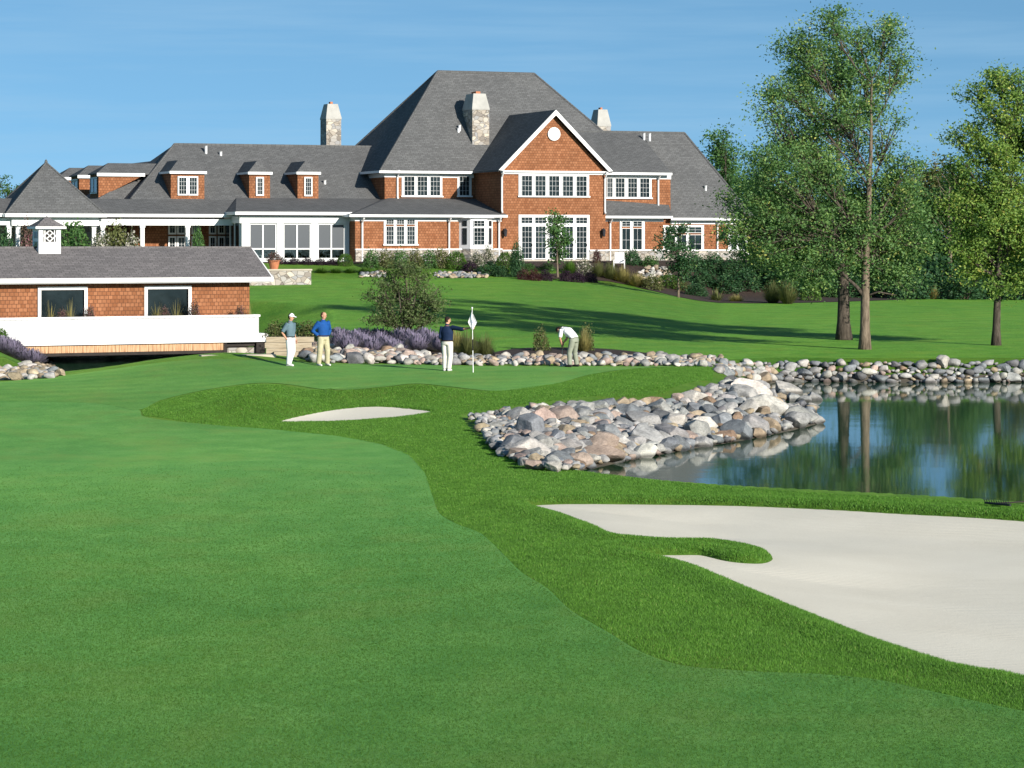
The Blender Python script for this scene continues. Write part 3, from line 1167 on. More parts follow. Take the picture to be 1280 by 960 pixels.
# --- low front wing left of the gable
lu0, lu1 = hu(444, 0.0), gu0
zl = hz(268.5, hu(540, 0), 0)
zlt = hz(248, hu(560, V2), V2)
MB().box(lu0, lu1 - 0.003, 0.02, V2, -0.3, zl - 0.05).build('low_wing_wall', CED, club)
mb = MB()
a, b = lu0 - 0.45, hu(634, -0.5)
mb.slab([(a, -0.45, zl), (b, -0.45, zl), (hu(606, V2), V2 - 0.003, zlt), (hu(486, V2), V2 - 0.003, zlt)], 0.10)
mb.slab([(a, V2 + 2.0, zl), (a, -0.45, zl), (hu(486, V2), V2 - 0.003, zlt), (hu(486, V2), V2 + 1.9, zlt)], 0.10)
mb.build('low_wing_roof', ROOF, club)
mb = MB()
gutter_line(mb, a, b, -0.46, zl)
mb.box(a - 0.12, a - .002, -0.6, 2.0, zl - 0.16, zl)
mb.box(lu0 - 0.02, lu1, -0.03, 0.018, zl - 0.42, zl - 0.17)
mb.box(lu0 - .03, lu0 - .003, -0.03, 1.6, zl - 0.42, zl - 0.17)
mb.build('eaves_trim', WHT, club)
plinth(lu0, lu1 - 0.02, 0.02, hz(312.5, hu(540, 0), 0))
LW = [(482.5, 491.5), (495.5, 504.5), (508.5, 517.8)]
bank(0.02, LW, 275, 305.5, (479.5, 521.5, 272.5, 306.5), 3, 4, 8.5)
for x in (453, 561.5):
    downspout(x, 0, 270, 329)
# canted bay window
bu0, bu1 = hu(574, 0), hu(616, 0)
bz0, bz1 = hz(311, bu0, -.3), hz(272, bu0, -.3)
fa, fb, dv = hu(588, -0.75), hu(609, -0.75), -0.75
mb = MB()
ol = [(bu0, 0.018), (fa, dv), (fb, dv), (bu1, 0.018)]
mb.prism([(x, y, bz0) for x, y in ol], (0, 0, bz1 - bz0))
bay = mb.build('bay_window', WHT, club)
fr, pn = MB(), MB()
glazing(fr, pn, fa + 0.2, fb - 0.2, dv, bz0 + 0.25, bz1 - 0.65, 3, 4)
glazing(fr, pn, fa + 0.2, fb - 0.2, dv, bz1 - 0.58, bz1 - 0.18, 3, 2)
fr.build('sash', WHT, bay)
pn.build('pane', GLS, bay)
for (p0, p1) in ((ol[0], ol[1]), (ol[2], ol[3])):
    e = Vector((p1[0] - p0[0], p1[1] - p0[1], 0))
    L = e.length
    e.normalize()
    nn = Vector((e.y, -e.x, 0))
    pn = MB()
    for za, zb_ in ((bz0 + 0.28, bz1 - 0.68), (bz1 - 0.55, bz1 - 0.2)):
        A = Vector((*p0, 0)) + e * 0.28
        B = Vector((*p0, 0)) + e * (L - 0.28)
        q = [A + nn * .004, B + nn * .004, B + nn * .03, A + nn * .03]
        pn.prism([(x.x, x.y, za) for x in q], (0, 0, zb_ - za))
    pn.build('pane', GLS, bay)
mb = MB()
mb.slab([(bu0 - .3, -0.0, bz1 + .02), (fa - .15, dv - .25, bz1 + .02), (fb + .15, dv - .25, bz1 + .02), (bu1 + .3, 0, bz1 + .02)], 0.05)
mb.build('bay_cornice', WHT, bay)
mb = MB()
mb.prism([(x * 0.98 + (bu0 + bu1) * .01, y, -0.5) for x, y in ol], (0, 0, bz0 + 0.5 - .003))
mb.build('stone_plinth', STN, club)
downspout(624, -0.02, 270, 329)

# --- right wing
RV = 2.1
rwz = hz(165.5, hu(800, 7), 7)
rwv = 7.0
zul = hz(216, hu(800, RV), RV)
zll = hz(272.5, hu(880, RV), RV)
mpr = (rwz - zll) / (rwv - (RV - 0.45))
ruA, ruB = rr - 2.0, hu(855.5, rwv)
reB = hu(943, RV - .45)
mb = MB()
v0 = RV - 0.45
mb.quad((gu1 - 1.0, v0, zll), (reB, v0, zll), (ruB, rwv, rwz), (ruA, rwv, rwz))
mb.poly(((reB, v0, zll), (reB, 2 * rwv - v0, zll), (ruB, rwv, rwz)))
mb.quad((reB, 2 * rwv - v0, zll), (ruA, 2 * rwv - v0, zll), (ruA, rwv, rwz), (ruB, rwv, rwz))
rw = mb.build('right_wing_roof', ROOF, club)
mb = MB()
mb.tube([(ruA, rwv, rwz), (ruB, rwv, rwz)], 0.09, 6)
mb.tube([(reB, v0, zll), (ruB, rwv, rwz)], 0.08, 6)
mb.build('ridge_cap', ROOF, rw)
MB().box(gu1 - .3, reB - 0.5, RV, 2 * rwv - v0 - .5, -0.3, zll - 0.04).build('right_wing_wall', CED, club)
mb = MB()
gutter_line(mb, hu(838, v0), reB, v0, zll)
mb.box(hu(838, RV), reB - .5, RV - .04, RV - .003, zll - .42, zll - .16)
mb.build('eaves_trim', WHT, club)
plinth(hu(829, RV), reB - 0.5, RV, hz(313.5, hu(880, RV), RV))
# upper wall with four windows
du1 = hu(838, RV)
MB().box(gu1 + .003, du1, RV - .02, rwv - 1, zll - .2, zul - 0.03).build('upper_wall', CED, club)
mb = MB()
a1 = hu(839, v0 - .02)
mb.slab([(gu1 + .02, v0 - .05, zul), (a1, v0 - .05, zul), (a1, rwv - .1, rwz - 0.05), (gu1 + .02, rwv - .1, rwz - 0.05)], 0.1)
mb.build('upper_roof', ROOF, club)
mb = MB()
gutter_line(mb, gu1 + .05, a1, v0 - .06, zul)
mb.box(gu1 + .01, du1 + .02, RV - .07, RV - .023, zul - .42, zul - .16)
mb.build('eaves_trim', WHT, club)
bank(RV - .02, [(758.5, 765), (769, 780), (784.5, 795.5), (799.5, 811)], 223, 246, (757.5, 814, 221, 248), 3, 4)
downspout(823, RV - .02, 217, 266)
# entry with low roof
EV = 0.9
zen = hz(270, hu(800, EV), EV)
zent = hz(256, hu(800, RV), RV)
eu1 = hu(829, EV)
MB().box(gu1 + .004, eu1, EV, RV - .025, -0.3, zen - .05).build('entry_wall', CED, club)
mb = MB()
mb.slab([(gu1 - .15, EV - .5, zen), (hu(840, EV - .5), EV - .5, zen), (hu(836, RV), RV - .024, zent), (gu1 + .01, RV - .024, zent + .35)], 0.1)
mb.build('entry_roof', ROOF, club)
mb = MB()
gutter_line(mb, gu1 - .2, hu(840, EV - .5), EV - .51, zen)
mb.box(gu1 + .01, eu1 + .02, EV - .04, EV - .003, zen - .38, zen - .16)
mb.build('eaves_trim', WHT, club)
plinth(gu1 + .05, eu1, EV, hz(313.5, hu(800, EV), EV))
bank(EV, [(777, 787), (791, 801.5)], 277, 314, (774.5, 805.5, 274, 316.5), 2, 2, 9)
downspout(763, EV, 271, 329)
bank(RV, [(831.5, 843), (846, 857), (860.5, 876)], 284, 316, (828, 879.5, 281.5, 318), 2, 2, 10)
bank(RV, [(913, 920), (923, 931)], 284, 316, (910, 934, 281.5, 318), 2, 2, 10)
downspout(897, RV, 274, 330)

# wall lanterns
for x, y, v in ((631, 288, 0), (756 - 2, 288, 0), (884 + 21 - 1, 291, RV)):
    u = hu(x, v - .15)
    z = hz(y, u, v)
    s = MB().box(u - .05, u + .05, v - .05, v - .003, z - .25, z + .1)
    s.tube([(u, v - .05, z), (u, v - .22, z + .15), (u, v - .28, z + .05)], 0.025, 6)
    o = s.build('wall_lantern', M['dark_metal'], club)
    MB().lathe([(0.03, -0.42), (0.09, -0.38), (0.12, -0.02), (0.15, 0.0), (0.02, 0.12)], (u, v - .28, z), 8).build('lantern_head', M['dark_metal'], o)

# --- left wing
LV = 6.4                                   # wall behind porch
lz_r = hz(182, hu(340, 11.5), 11.5)
lvr = 11.5
z_br = hz(249, hu(200, 5.8), 5.8)          # where the porch roof starts
zpo = hz(267.5, hu(200, 3.0), 3.0)
luL = hu(218, lvr)
luR = eul + 3.0
lrun = lvr - 5.8
eL = luL - lrun * 0.75
mb = MB()
mb.quad((eL, 5.8, z_br), (luR, 5.8, z_br), (luR, lvr, lz_r), (luL, lvr, lz_r))
mb.poly(((eL, 2 * lvr - 5.8, z_br), (eL, 5.8, z_br), (luL, lvr, lz_r)))
mb.quad((luR, 2 * lvr - 5.8, z_br), (eL, 2 * lvr - 5.8, z_br), (luL, lvr, lz_r), (luR, lvr, lz_r))
lw = mb.build('left_wing_roof', ROOF, club)
mb = MB()
mb.tube([(luL, lvr, lz_r), (luR, lvr, lz_r)], 0.09, 6)
mb.tube([(luL, lvr, lz_r), (eL, 5.8, z_br)], 0.08, 6)
mb.build('ridge_cap', ROOF, lw)
MB().box(eL + .4, luR, LV + .05, 2 * lvr - 6.3, -0.3, z_br - 0.03).build('left_wing_wall', CED, club)
# porch roof and sunroom
puL = hu(-40, 3.0)
suL, suR = hu(301, 1.2), lu0 - 0.02
zs = hz(265, hu(370, 1.2), 1.2)
mb = MB()
mb.slab([(puL, 3.0, zpo), (suR, 3.0, zpo), (suR, 5.8, z_br), (puL, 5.8, z_br)], 0.1)
mb.build('porch_roof', ROOF, club)
mb = MB()
gutter_line(mb, puL, suL + .3, 2.98, zpo, 0.2)
mb.box(puL, suL + .1, 3.2, 3.45, zpo - .72, zpo - .3)
mb.build('porch_beam', WHT, club)
for x in (11, 22, 117, 128, 177.5, 234):
    u = hu(x, 3.35)
    p_ = MB().box(u - .13, u + .13, 3.2, 3.46, -0.4, zpo - .72)
    p_.box(u - .17, u + .17, 3.16, 3.50, zpo - .86, zpo - .74)
    p_.build('porch_column', WHT, club)
MB().box(puL, suL, 3.0, LV, -0.4, 0.02).build('porch_floor', M['paving'], club)
MB().box(puL, eL + .4, LV + 2.0, LV + 2.2, -0.3, z_br - 0.1).build('porch_back_wall', M['fieldstone'], club)
for x0, x1 in ((211, 219), (222, 231), (240, 249), (262, 269), (273, 280)):
    window(hu(x0 - 1, LV), hu(x1 + 1, LV), LV, hz(323, hu(x0, LV), LV), hz(276, hu(x0, LV), LV), 2, 3, name='porch_door', transom=1.0, rim=0.10)
# sunroom
MB().box(suL + .12, suR, 4.9, 5.0, -0.3, zs - .2).build('sunroom_back_wall', M['interior'], club)
MB().box(suL, suR, 1.3, 4.9, -0.5, 0.0).build('sunroom_floor', M['paving'], club)
mb = MB()
zs2 = z_br - .15
mb.slab([(suL - .45, 0.75, zs), (suR + .1, 0.75, zs), (eul + .6, 5.9, z_br + .12), (suL + 1.0, 5.9, z_br + .12)], 0.1)
mb.slab([(suL - .45, 3.2, zs), (suL - .45, 0.75, zs), (suL + 1.0, 5.9, z_br + .12)], 0.1)
mb.build('sunroom_roof', ROOF, club)
mb = MB()
gutter_line(mb, suL - .5, suR, 0.74, zs, 0.2)
mb.box(suL - .52, suL - .46, 0.6, 3.3, zs - .2, zs)
mb.box(suL - .1, suR, 1.1, 1.4, zs - .72, zs - .28)
mb.box(suL - .1, suL + .2, 1.4, 4.9, zs - .72, zs - .28)
mb.box(suL - .02, suL + .12, 1.4, 4.9, 0.0, 0.25)
mb.box(suL + .02, suR, 1.22, 1.34, 0.0, 0.16)
mb.build('sunroom_frame', WHT, club)
zm = hz(311, hu(370, 1.2), 1.2)
cols = [(302, 311.5), (346, 354), (389, 397), (431.5, 440)]
for a, b in cols:
    ua, ub = hu(a, 1.2), min(hu(b, 1.2), suR - .01)
    c_ = MB().box(ua, ub, 1.15, 1.5, 0.0, zs - .72)
    c_.build('sunroom_column', WHT, club)
for i in range(3):
    ua, ub = hu(cols[i][1], 1.2), hu(cols[i + 1][0], 1.2)
    mid = (ua + ub) / 2
    f_ = MB()
    for x in (ua + .04, mid, ub - .04):
        f_.box(x - .045, x + .045, 1.23, 1.33, 0.16, zs - .73)
    for z in (0.2, zm, zs - .77):
        f_.box(ua, ub, 1.235, 1.325, z - .045, z + .045)
    w_ = f_.build('sunroom_window', WHT, club)
    for x0, x1 in ((ua + .09, mid - .05), (mid + .05, ub - .09)):
        MB().box(x0, x1, 1.28, 1.30, zm + .05, zs - .82).build('screen', M['screen_mesh'], w_)
        MB().box(x0, x1, 1.28, 1.29, 0.25, zm - .05).build('pane', M['clear_glass'], w_)
for v in (1.5, 2.7, 3.8):       # glazed side
    MB().box(suL, suL + .1, v, v + .14, 0.25, zs - .72).build('sunroom_mullion', WHT, club)
for v in (1.64, 2.84, 3.94):
    MB().box(suL + .04, suL + .06, v, v + 1.0, 0.3, zs - .74).build('side_pane', GLS, club)


# dormers
def dormer(x0, x1, py0, py1, wins):
    v = 6.6
    for _ in range(6):
        u = hu(x0, v)
        zb = hz(py1, u, v)
        v = 5.8 + (zb - z_br) * (lvr - 5.8) / (lz_r - z_br)
    u0, u1 = hu(x0, v), hu(x1, v)
    zb, zt = hz(py1 + 1, u0, v), hz(py0, u0, v)
    slope = (lz_r - z_br) / (lvr - 5.8)
    vend = v + (zt - zb) / slope
    d = MB().prism([(u0, v, zb), (u0, v, zt), (u0, vend, zt)], (u1 - u0, 0, 0)).build('dormer', CED, club)
    o = 0.09
    zr_ = zt + 0.75
    uc = (u0 + u1) / 2
    vend2 = v + (zr_ - zb) / slope
    hw = (u1 - u0) / 2
    rdg = v + hw * .9
    mb = MB()
    mb.slab([(u0 - o, v - o, zt), (u1 + o, v - o, zt), (uc, rdg, zr_)], .08) if hw < 0.9 else mb.slab([(u0 - o, v - o, zt), (u1 + o, v - o, zt), (uc + .4, rdg, zr_), (uc - .4, rdg, zr_)], .08)
    r0, r1 = (uc, uc) if hw < .9 else (uc - .4, uc + .4)
    mb.slab([(u0 - o, vend + .2, zt), (u0 - o, v - o, zt), (r0, rdg, zr_), (r0, vend2, zr_)], .08)
    mb.slab([(u1 + o, v - o, zt), (u1 + o, vend + .2, zt), (r1, vend2, zr_), (r1, rdg, zr_)], .08)
    if hw >= .9:
        mb.slab([(r0, rdg, zr_), (r1, rdg, zr_), (r1, vend2, zr_), (r0, vend2, zr_)], .08)
    mb.build('dormer_roof', ROOF, d)
    mb = MB()
    mb.box(u0 - o - .03, u1 + o + .03, v - o - .1, v - o, zt - .16, zt + .01)
    mb.box(u0 - o - .06, u0 - o, v - o, vend, zt - .14, zt)
    mb.build('dormer_trim', WHT, d)
    n = wins
    a, b = u0 + .42, u1 - .42
    for i in range(n):
        wa, wb = a + (b - a) * i / n + .02, a + (b - a) * (i + 1) / n - .02
        f, p = MB(), MB()
        glazing(f, p, wa, wb, v, zb + .28, zt - .32, 3, 4, rim=0.09)
        q = f.build('dormer_window', WHT, d)
        p.build('pane', GLS, q)


dormer(213.5, 255.5, 214, 248.5, 2)
dormer(311.5, 337.5, 215, 249, 1)
dormer(372, 398, 215, 249.5, 1)

# wing running back from the left end, with three dormers facing left
bwz = hz(201, hu(190, 14), 14)
bu_r = hu(192, 14)                       # ridge of the back wing
hw = 5.2
sl = (bwz - z_br) / hw
mb = MB()
mb.quad((bu_r - hw, 34, z_br), (bu_r - hw, 8.0, z_br), (bu_r, 11.0, bwz), (bu_r, 34, bwz))
mb.quad((bu_r + hw, 8.0, z_br), (bu_r + hw, 34, z_br), (bu_r, 34, bwz), (bu_r, 11.0, bwz))
mb.poly(((bu_r - hw, 8.0, z_br), (bu_r + hw, 8.0, z_br), (bu_r, 11.0, bwz)))
mb.build('back_wing_roof', ROOF, club)
MB().box(bu_r - hw + .4, bu_r + hw - .4, 8.4, 33.6, -.3, z_br - .04).build('back_wing_wall', CED, club)
for i, v in enumerate((8.6, 14.6, 20.8)):
    zt = hz(217, hu(170, 9), 9)
    zb = z_br + .1
    ua = bu_r - hw + 0.25
    ub = bu_r - hw + (zt - z_br) / sl
    d = MB().prism([(ua, v, zb), (ub + .2, v, zt), (ua, v, zt)], (0, 2.6, 0)).build('dormer', CED, club)
    zr_ = zt + .7
    mb = MB()
    mb.slab([(ua - .12, v - .1, zt), (ub + .4, v - .1, zt), (ub + 1.4, v + 1.3, zr_), (ua + .9, v + 1.3, zr_)], .08)
    mb.slab([(ub + .4, v + 2.7, zt), (ua - .12, v + 2.7, zt), (ua + .9, v + 1.3, zr_), (ub + 1.4, v + 1.3, zr_)], .08)
    mb.slab([(ua - .12, v + 2.7, zt), (ua - .12, v - .1, zt), (ua + .9, v + 1.3, zr_)], .08)
    mb.build('dormer_roof', ROOF, d)
    MB().box(ua - .14, ub, v - .17, v - .105, zt - .2, zt + .01).build('dormer_trim', WHT, d)
    f, p = MB(), MB()
    for k in range(2):
        p.box(ua - .04, ua - .01, v + .35 + k * 1.0, v + 1.25 + k, zb + .4, zt - .35)
        f.box(ua - .07, ua - .042, v + .28 + k * 1.0, v + .36 + k, zb + .3, zt - .25)
    f.box(ua - .07, ua - .042, v + 2.25, v + 2.33, zb + .3, zt - .25)
    f.box(ua - .07, ua - .042, v + .36, v + 2.25, zt - .33, zt - .25)
    f.box(ua - .07, ua - .042, v + .36, v + 2.25, zb + .3, zb + .38)
    q = f.build('dormer_window', WHT, d)
    p.build('pane', GLS, q)

# pavilion at the end of the porch
pv = 2.6
pu0, pu1 = hu(8, pv), hu(131, pv)
pw = pu1 - pu0
zpv = hz(267, (pu0 + pu1) / 2, pv)
pc = ((pu0 + pu1) / 2, pv + pw / 2)
zap = hz(203.5, pc[0], pc[1])
c4 = [(pu0, pv), (pu1, pv), (pu1, pv + pw), (pu0, pv + pw)]
mb = MB()
for i in range(4):
    a, b = c4[i], c4[(i + 1) % 4]
    mb.poly(((*a, zpv), (*b, zpv), (*pc, zap)))
mb.poly([(*c, zpv - .1) for c in c4][::-1])
mb.build('pavilion_roof', ROOF, club)
mb = MB()
for a in c4:
    mb.tube([(*a, zpv), (*pc, zap)], 0.07, 6)
mb.lathe([(0.12, 0), (0.09, .2), (0.02, .3)], (*pc, zap - .08), 8)
mb.build('ridge_cap', ROOF, club)
mb = MB()
gutter_line(mb, pu0 - .1, pu1 + .1, pv - .02, zpv, .22)
mb.box(pu0 - .16, pu0 - .03, pv, pv + pw, zpv - .22, zpv)
mb.box(pu0 + .4, pu1 - .3, pv + .35, pv + .6, zpv - .75, zpv - .25)
mb.box(pu0 + .35, pu0 + .6, pv + .6, pv + pw - .3, zpv - .75, zpv - .25)
mb.build('pavilion_trim', WHT, club)
mb = MB()
mb.slab([(hu(-60, 6), 6.0, zpv), (pu0 - .2, 6.0, zpv), (pu0 + .8, 9.0, zpv + 1.1), (hu(-60, 9), 9.0, zpv + 1.1)], .12)
mb.build('side_porch_roof', ROOF, club)
mb = MB()
mb.box(hu(-60, 6), pu0 - .2, 5.86, 5.99, zpv - .2, zpv)
mb.build('side_porch_trim', WHT, club)


# chimneys
def chimney(u0, u1, v0, v1, zb, zs_, zt):
    c = MB().box(u0, u1, v0, v1, zb, zs_).build('chimney', STN, club)
    mb = MB()
    i, o = 0.24, 0.025
    mb2 = [(u0 - o, v0 - o), (u1 + o, v0 - o), (u1 + o, v1 + o), (u0 - o, v1 + o)]
    t = [(u0 + i * .7, v0 + i), (u1 - i * .7, v0 + i), (u1 - i * .7, v1 - i), (u0 + i * .7, v1 - i)]
    for k in range(4):
        j = (k + 1) % 4
        mb.quad((*mb2[k], zs_ + .1), (*mb2[j], zs_ + .1), (*t[j], zt), (*t[k], zt))
        mb.quad((*mb2[k], zs_ + .003), (*mb2[j], zs_ + .003), (*mb2[j], zs_ + .1), (*mb2[k], zs_ + .1))
    mb.poly([(*p, zt) for p in t])
    mb.build('chimney_cap', M['concrete_cap'], c)
    MB().box(u0 + .45, u1 - .45, v0 + .5, v1 - .5, zt - .1, zt + .16).build('flue', M['terracotta'], c)


cv = 6.2
a, b = hu(590.5, cv), hu(611.5, cv)
chimney(a, b, cv, cv + 1.9, hz(192, a, cv), hz(137, a, cv), hz(116.5, a, cv))
cv = 14.0
a, b = hu(408, cv), hu(426.5, cv)
chimney(a, b, cv, cv + 1.4, hz(190, a, cv), hz(149, a, cv), hz(129.5, a, cv))
cv = 15.0
a, b = hu(747, cv), hu(763.5, cv)
chimney(a, b, cv, cv + 1.4, hz(200, a, cv), hz(158, a, cv), hz(136.5, a, cv))

# vent pipes through the roofs
for x, y, v, h in ((257.5, 192, 10.6, .45), (276, 194, 10.4, .2), (406, 229, 7.5, .2), (573, 178, 7.0, .2), (574.5, 176, 7.1, .3), (805, 180, 6.0, .42), (812, 180, 6.0, .42), (882, 243, 3.4, .25)):
    u = hu(x, v)
    if x < 450:
        z = z_br + (v - 5.8) * (lz_r - z_br) / (lvr - 5.8)
    elif x < 700:
        z = z_e2 + (v - ve) * MP
    else:
        z = zll + (v - v0) * mpr if x > 840 else zul + (v - (v0)) * (rwz - zul) / (rwv - v0)
    MB().tube([(u, v, z - .1), (u, v, z + h), (u, v, z + h + .05)], [.09, .09, .13], 8).build('vent_pipe', M['pipe_metal'], club)

# furniture inside the sunroom (seen through the low panes)
for i, x in enumerate((319, 336, 364, 382, 412, 424)):
    u, v = hu(x, 3.0), 2.6 + (i % 3) * 0.4
    wpos = Matrix.Translation((OX, OY, ZB)) @ Matrix.Rotation(HA, 4, 'Z') @ Vector((u, v, 0))
    ch = empty('patio_chair', wpos, HA + (i * 1.1) % 3, ['pale chair inside the sunroom behind its left end pane', 'white chair inside the sunroom, right half of the left window', 'white chair inside the sunroom, left half of the middle window', 'white chair inside the sunroom, right half of the middle window', 'pale chair inside the sunroom, left half of the right window', 'pale chair inside the sunroom nearest the low cedar wing'][i], 'chair', 'chairs in the sunroom')
    MB().box(-.28, .28, -.28, .28, .40, .47).build('seat', M['white_paint'], ch)
    MB().box(-.28, .28, .24, .30, .47, .95).build('backrest', M['white_paint'], ch)
    for a in (-.25, .25):
        for b in (-.25, .25):
            MB().box(a - .025, a + .025, b - .025, b + .025, 0, .40).build('leg', M['white_paint'], ch)
# ---------------------------------------------------------------- covered bridge over the channel
BA = R(26)
BS, BC = math.sin(BA), math.cos(BA)
BY = 115.0
BX = (312 - CX) / F * BY
BZ0 = -0.2


def bu(px, v):
    k = (px - CX) / F
    return (k * (BY + v * BC) - BX + v * BS) / (BC - k * BS)


def bz(py, u, v):
    Y = BY + u * BS + v * BC
    return CAMZ + (HY - py) * Y / F - BZ0


br = empty('covered_bridge', (BX, BY, BZ0), BA, 'long low cedar shingled covered bridge with white planter front and lattice cupola', 'covered bridge')
uL = bu(-170, 0)
W_ = 3.9
ze = bz(346, 0, -0.6)
zr = bz(309.5, bu(320, 1.95), 1.95)
uE = bu(339.5, -0.6)
# walls with the two big openings
zw = ze + 0.0
wins = [(bu(51, 0), bu(105, 0)), (bu(184, 0), bu(235, 0))]
zt = bz(361.5, bu(184, 0), 0)
zb = 0.55
mb = MB()
xs = [uL] + [c for w_ in wins for c in w_] + [0.0]
for a, b in zip(xs[::2], xs[1::2]):
    mb.box(a, b, 0, 0.2, 0.2, zw)
for a, b in wins:
    mb.box(a, b, 0, 0.2, zt, zw)
    mb.box(a, b, 0, 0.2, 0.2, zb)
mb.build('wall', CED, br)
MB().box(uL, 0.0, W_ - 0.2, W_, 0.2, zw).build('rear_wall', CED, br)
mb = MB()
mb.prism([(-0.2, 0.2, 0.2), (-0.2, W_ - .2, 0.2), (-0.2, W_ - .2, zw), (-0.2, W_ / 2, zr - .15), (-0.2, 0.2, zw)], (0.19, 0, 0))
mb.build('end_wall', CED, br)
for a, b in wins:
    f = MB()
    t = 0.14
    f.box(a - t, a, -0.07, -0.002, zb, zt + t)
    f.box(b, b + t, -0.07, -0.002, zb, zt + t)
    f.box(a, b, -0.07, -0.002, zt, zt + t)
    o = f.build('window', M['white_paint'], br)
    MB().box(a, b, 0.06, 0.08, zb, zt).build('pane', GLS, o)  # dark sheet stands in for the unlit inside of the open bay
mb = MB()
mb.slab([(uL, -0.6, ze), (uE, -0.6, ze), (uE, W_ / 2, zr), (uL, W_ / 2, zr)], 0.10)
mb.slab([(uL, W_ / 2, zr), (uE, W_ / 2, zr), (uE, W_ + .6, ze), (uL, W_ + .6, ze)], 0.10)
rf = mb.build('roof', M['roof_shingle_brown'], br)
MB().tube([(uL, W_ / 2, zr), (uE, W_ / 2, zr)], 0.06, 6).build('ridge_cap', M['roof_shingle_brown'], rf)
mb = MB()
mb.box(uL, uE + .05, -0.68, -0.605, ze - 0.20, ze - 0.01)
mb.prism([(uE + .005, -0.6, ze - .01), (uE + .005, W_ / 2, zr - .01), (uE + .005, W_ / 2, zr - .2), (uE + .005, -0.6, ze - .2)], (0.06, 0, 0))
mb.box(uL, uE, -0.6, -0.005, ze - 0.24, ze - 0.20)
mb.build('fascia', M['white_paint'], br)
# planter front
pz1 = bz(393.5, bu(300, -1.2), -1.2)
pz0 = bz(427.5, bu(300, -1.2), -1.2)
uP = bu(323.5, -1.2)
mb = MB()
mb.box(uL, uP, -1.2, -1.12, pz0 + .36, pz1 - 0.09)
mb.box(uL, uP, -0.50, -0.44, pz0 + .36, pz1 - 0.09)
mb.box(uP - .08, uP, -1.12, -0.5, pz0 + .36, pz1 - 0.09)
mb.build('planter', M['white_boards'], br)
mb = MB()
mb.box(uL, uP + .05, -1.25, -1.06, pz1 - .088, pz1)
mb.box(uP - .15, uP + .05, -1.06, -0.44, pz1 - .088, pz1)
mb.build('planter_rail', M['white_paint'], br)
MB().box(uL, uP - .1, -1.1, -0.52, pz1 - .5, pz1 - .22).build('planter_soil', M['mulch'], br)
mb = MB()
mb.box(uL, bu(335.5, -1.3), -1.32, 0.3, pz0, pz0 + .355)
mb.build('deck_edge', M['white_paint'], br)
MB().box(uL, 0.4, -1.05, W_ - .1, pz0 - .2, pz0 - .003).build('deck_beam', M['dark_timber'], br)
sz1, sz0 = bz(431.5, bu(150, -1.2), -1.2), bz(440, bu(150, -1.2), -1.2)
mb = MB()
uS = bu(278.5, -1.2)
x = uL
while x < uS:
    mb.box(x, x + .17, -1.2 - .01 * (int(x * 7) % 2), -1.1, sz0, sz1)
    x += .18
mb.build('timber_skirt', M['timber_slats'], br)
MB().box(uL, uS, -1.22, -1.10, sz0 - .13, sz0 - .004).build('timber_skirt_beam', M['dark_timber'], br)
MB().box(uL, 0.4, W_ - .35, W_ - .15, -1.6, pz0 - .21).build('reflection_screen', M['reflection_blue'], br)  # added panel: keeps the sunlit far bank out of the water's reflection
for a, b in ((279, 283.5), (320.5, 332)):
    MB().box(bu(a, -1.2), bu(b, -1.2), -1.2, -0.85, bz(443.5, bu(a, -1.2), -1.2), pz0 - .003).build('post', M['dark_timber'], br)
MB().box(bu(284, -1.0), bu(320, -1.0), -1.0, 2.5, bz(446, 0, -1.0), pz0 - .25).build('stone_abutment', STN, br)
# cupola on the ridge
cs = 1.0
cv0 = W_ / 2 - cs / 2
cu0, cu1 = bu(48.5, cv0), bu(76, cv0)
cz1 = bz(286, cu0, cv0)
cz0 = zr - 0.42
cz_s = bz(294.0, cu0, cv0)
cs = cu1 - cu0
cup = empty('cupola', (0, 0, 0))
cup.parent = br
mb = MB()
ha, hb_ = cu0 + .20, cu1 - .20
zwA, zwB = bz(302.5, cu0, cv0), bz(287.5, cu0, cv0)
mb.box(cu0, cu1, cv0, cv0 + .06, cz0, zwA)
mb.box(cu0, ha, cv0, cv0 + .06, zwA, cz1)
mb.box(hb_, cu1, cv0, cv0 + .06, zwA, cz1)
mb.box(ha, hb_, cv0, cv0 + .06, zwB, cz1)
mb.box(cu0, cu0 + .06, cv0 + .06, cv0 + cs, cz0, cz1)
mb.box(cu1 - .06, cu1, cv0 + .06, cv0 + cs, cz0, cz1)
mb.box(cu0 + .06, cu1 - .06, cv0 + cs - .06, cv0 + cs, cz0, cz1)
bpy.data.objects.remove(cup)
cup = mb.build('cupola', M['white_paint'], br)
MB().box(ha - .1, hb_ + .1, cv0 + .10, cv0 + .12, zwA - .1, zwB + .1).build('louvre_back', M['interior'], cup)
mb = MB()
uc, zc_ = (ha + hb_) / 2, (zwA + zwB) / 2
hx, hzz = (hb_ - ha) / 2, (zwB - zwA) / 2
for t in (-1, 1):
    for o in (-.5, .5):
        p0, p1 = (uc - hx * .5 + o * hx * .9 * 1, zc_ - t * hzz * .5 + t * 0 + o * hzz * .0), None
for (a, b) in (((-.95, 0), (0, .95)), ((0, .95), (.95, 0)), ((.95, 0), (0, -.95)), ((0, -.95), (-.95, 0)), ((-.48, -.48), (.48, .48)), ((-.48, .48), (.48, -.48))):
    A = Vector((uc + a[0] * hx, cv0 + .03, zc_ + a[1] * hzz))
    B = Vector((uc + b[0] * hx, cv0 + .03, zc_ + b[1] * hzz))
    mb.tube([A, B], .028, 4)
mb.box(ha + .05, ha + .09, cv0 + .01, cv0 + .05, zwA, zwB)
mb.box(hb_ - .09, hb_ - .05, cv0 + .01, cv0 + .05, zwA, zwB)
mb.build('lattice', M['white_paint'], cup)
mb = MB()
o = .17
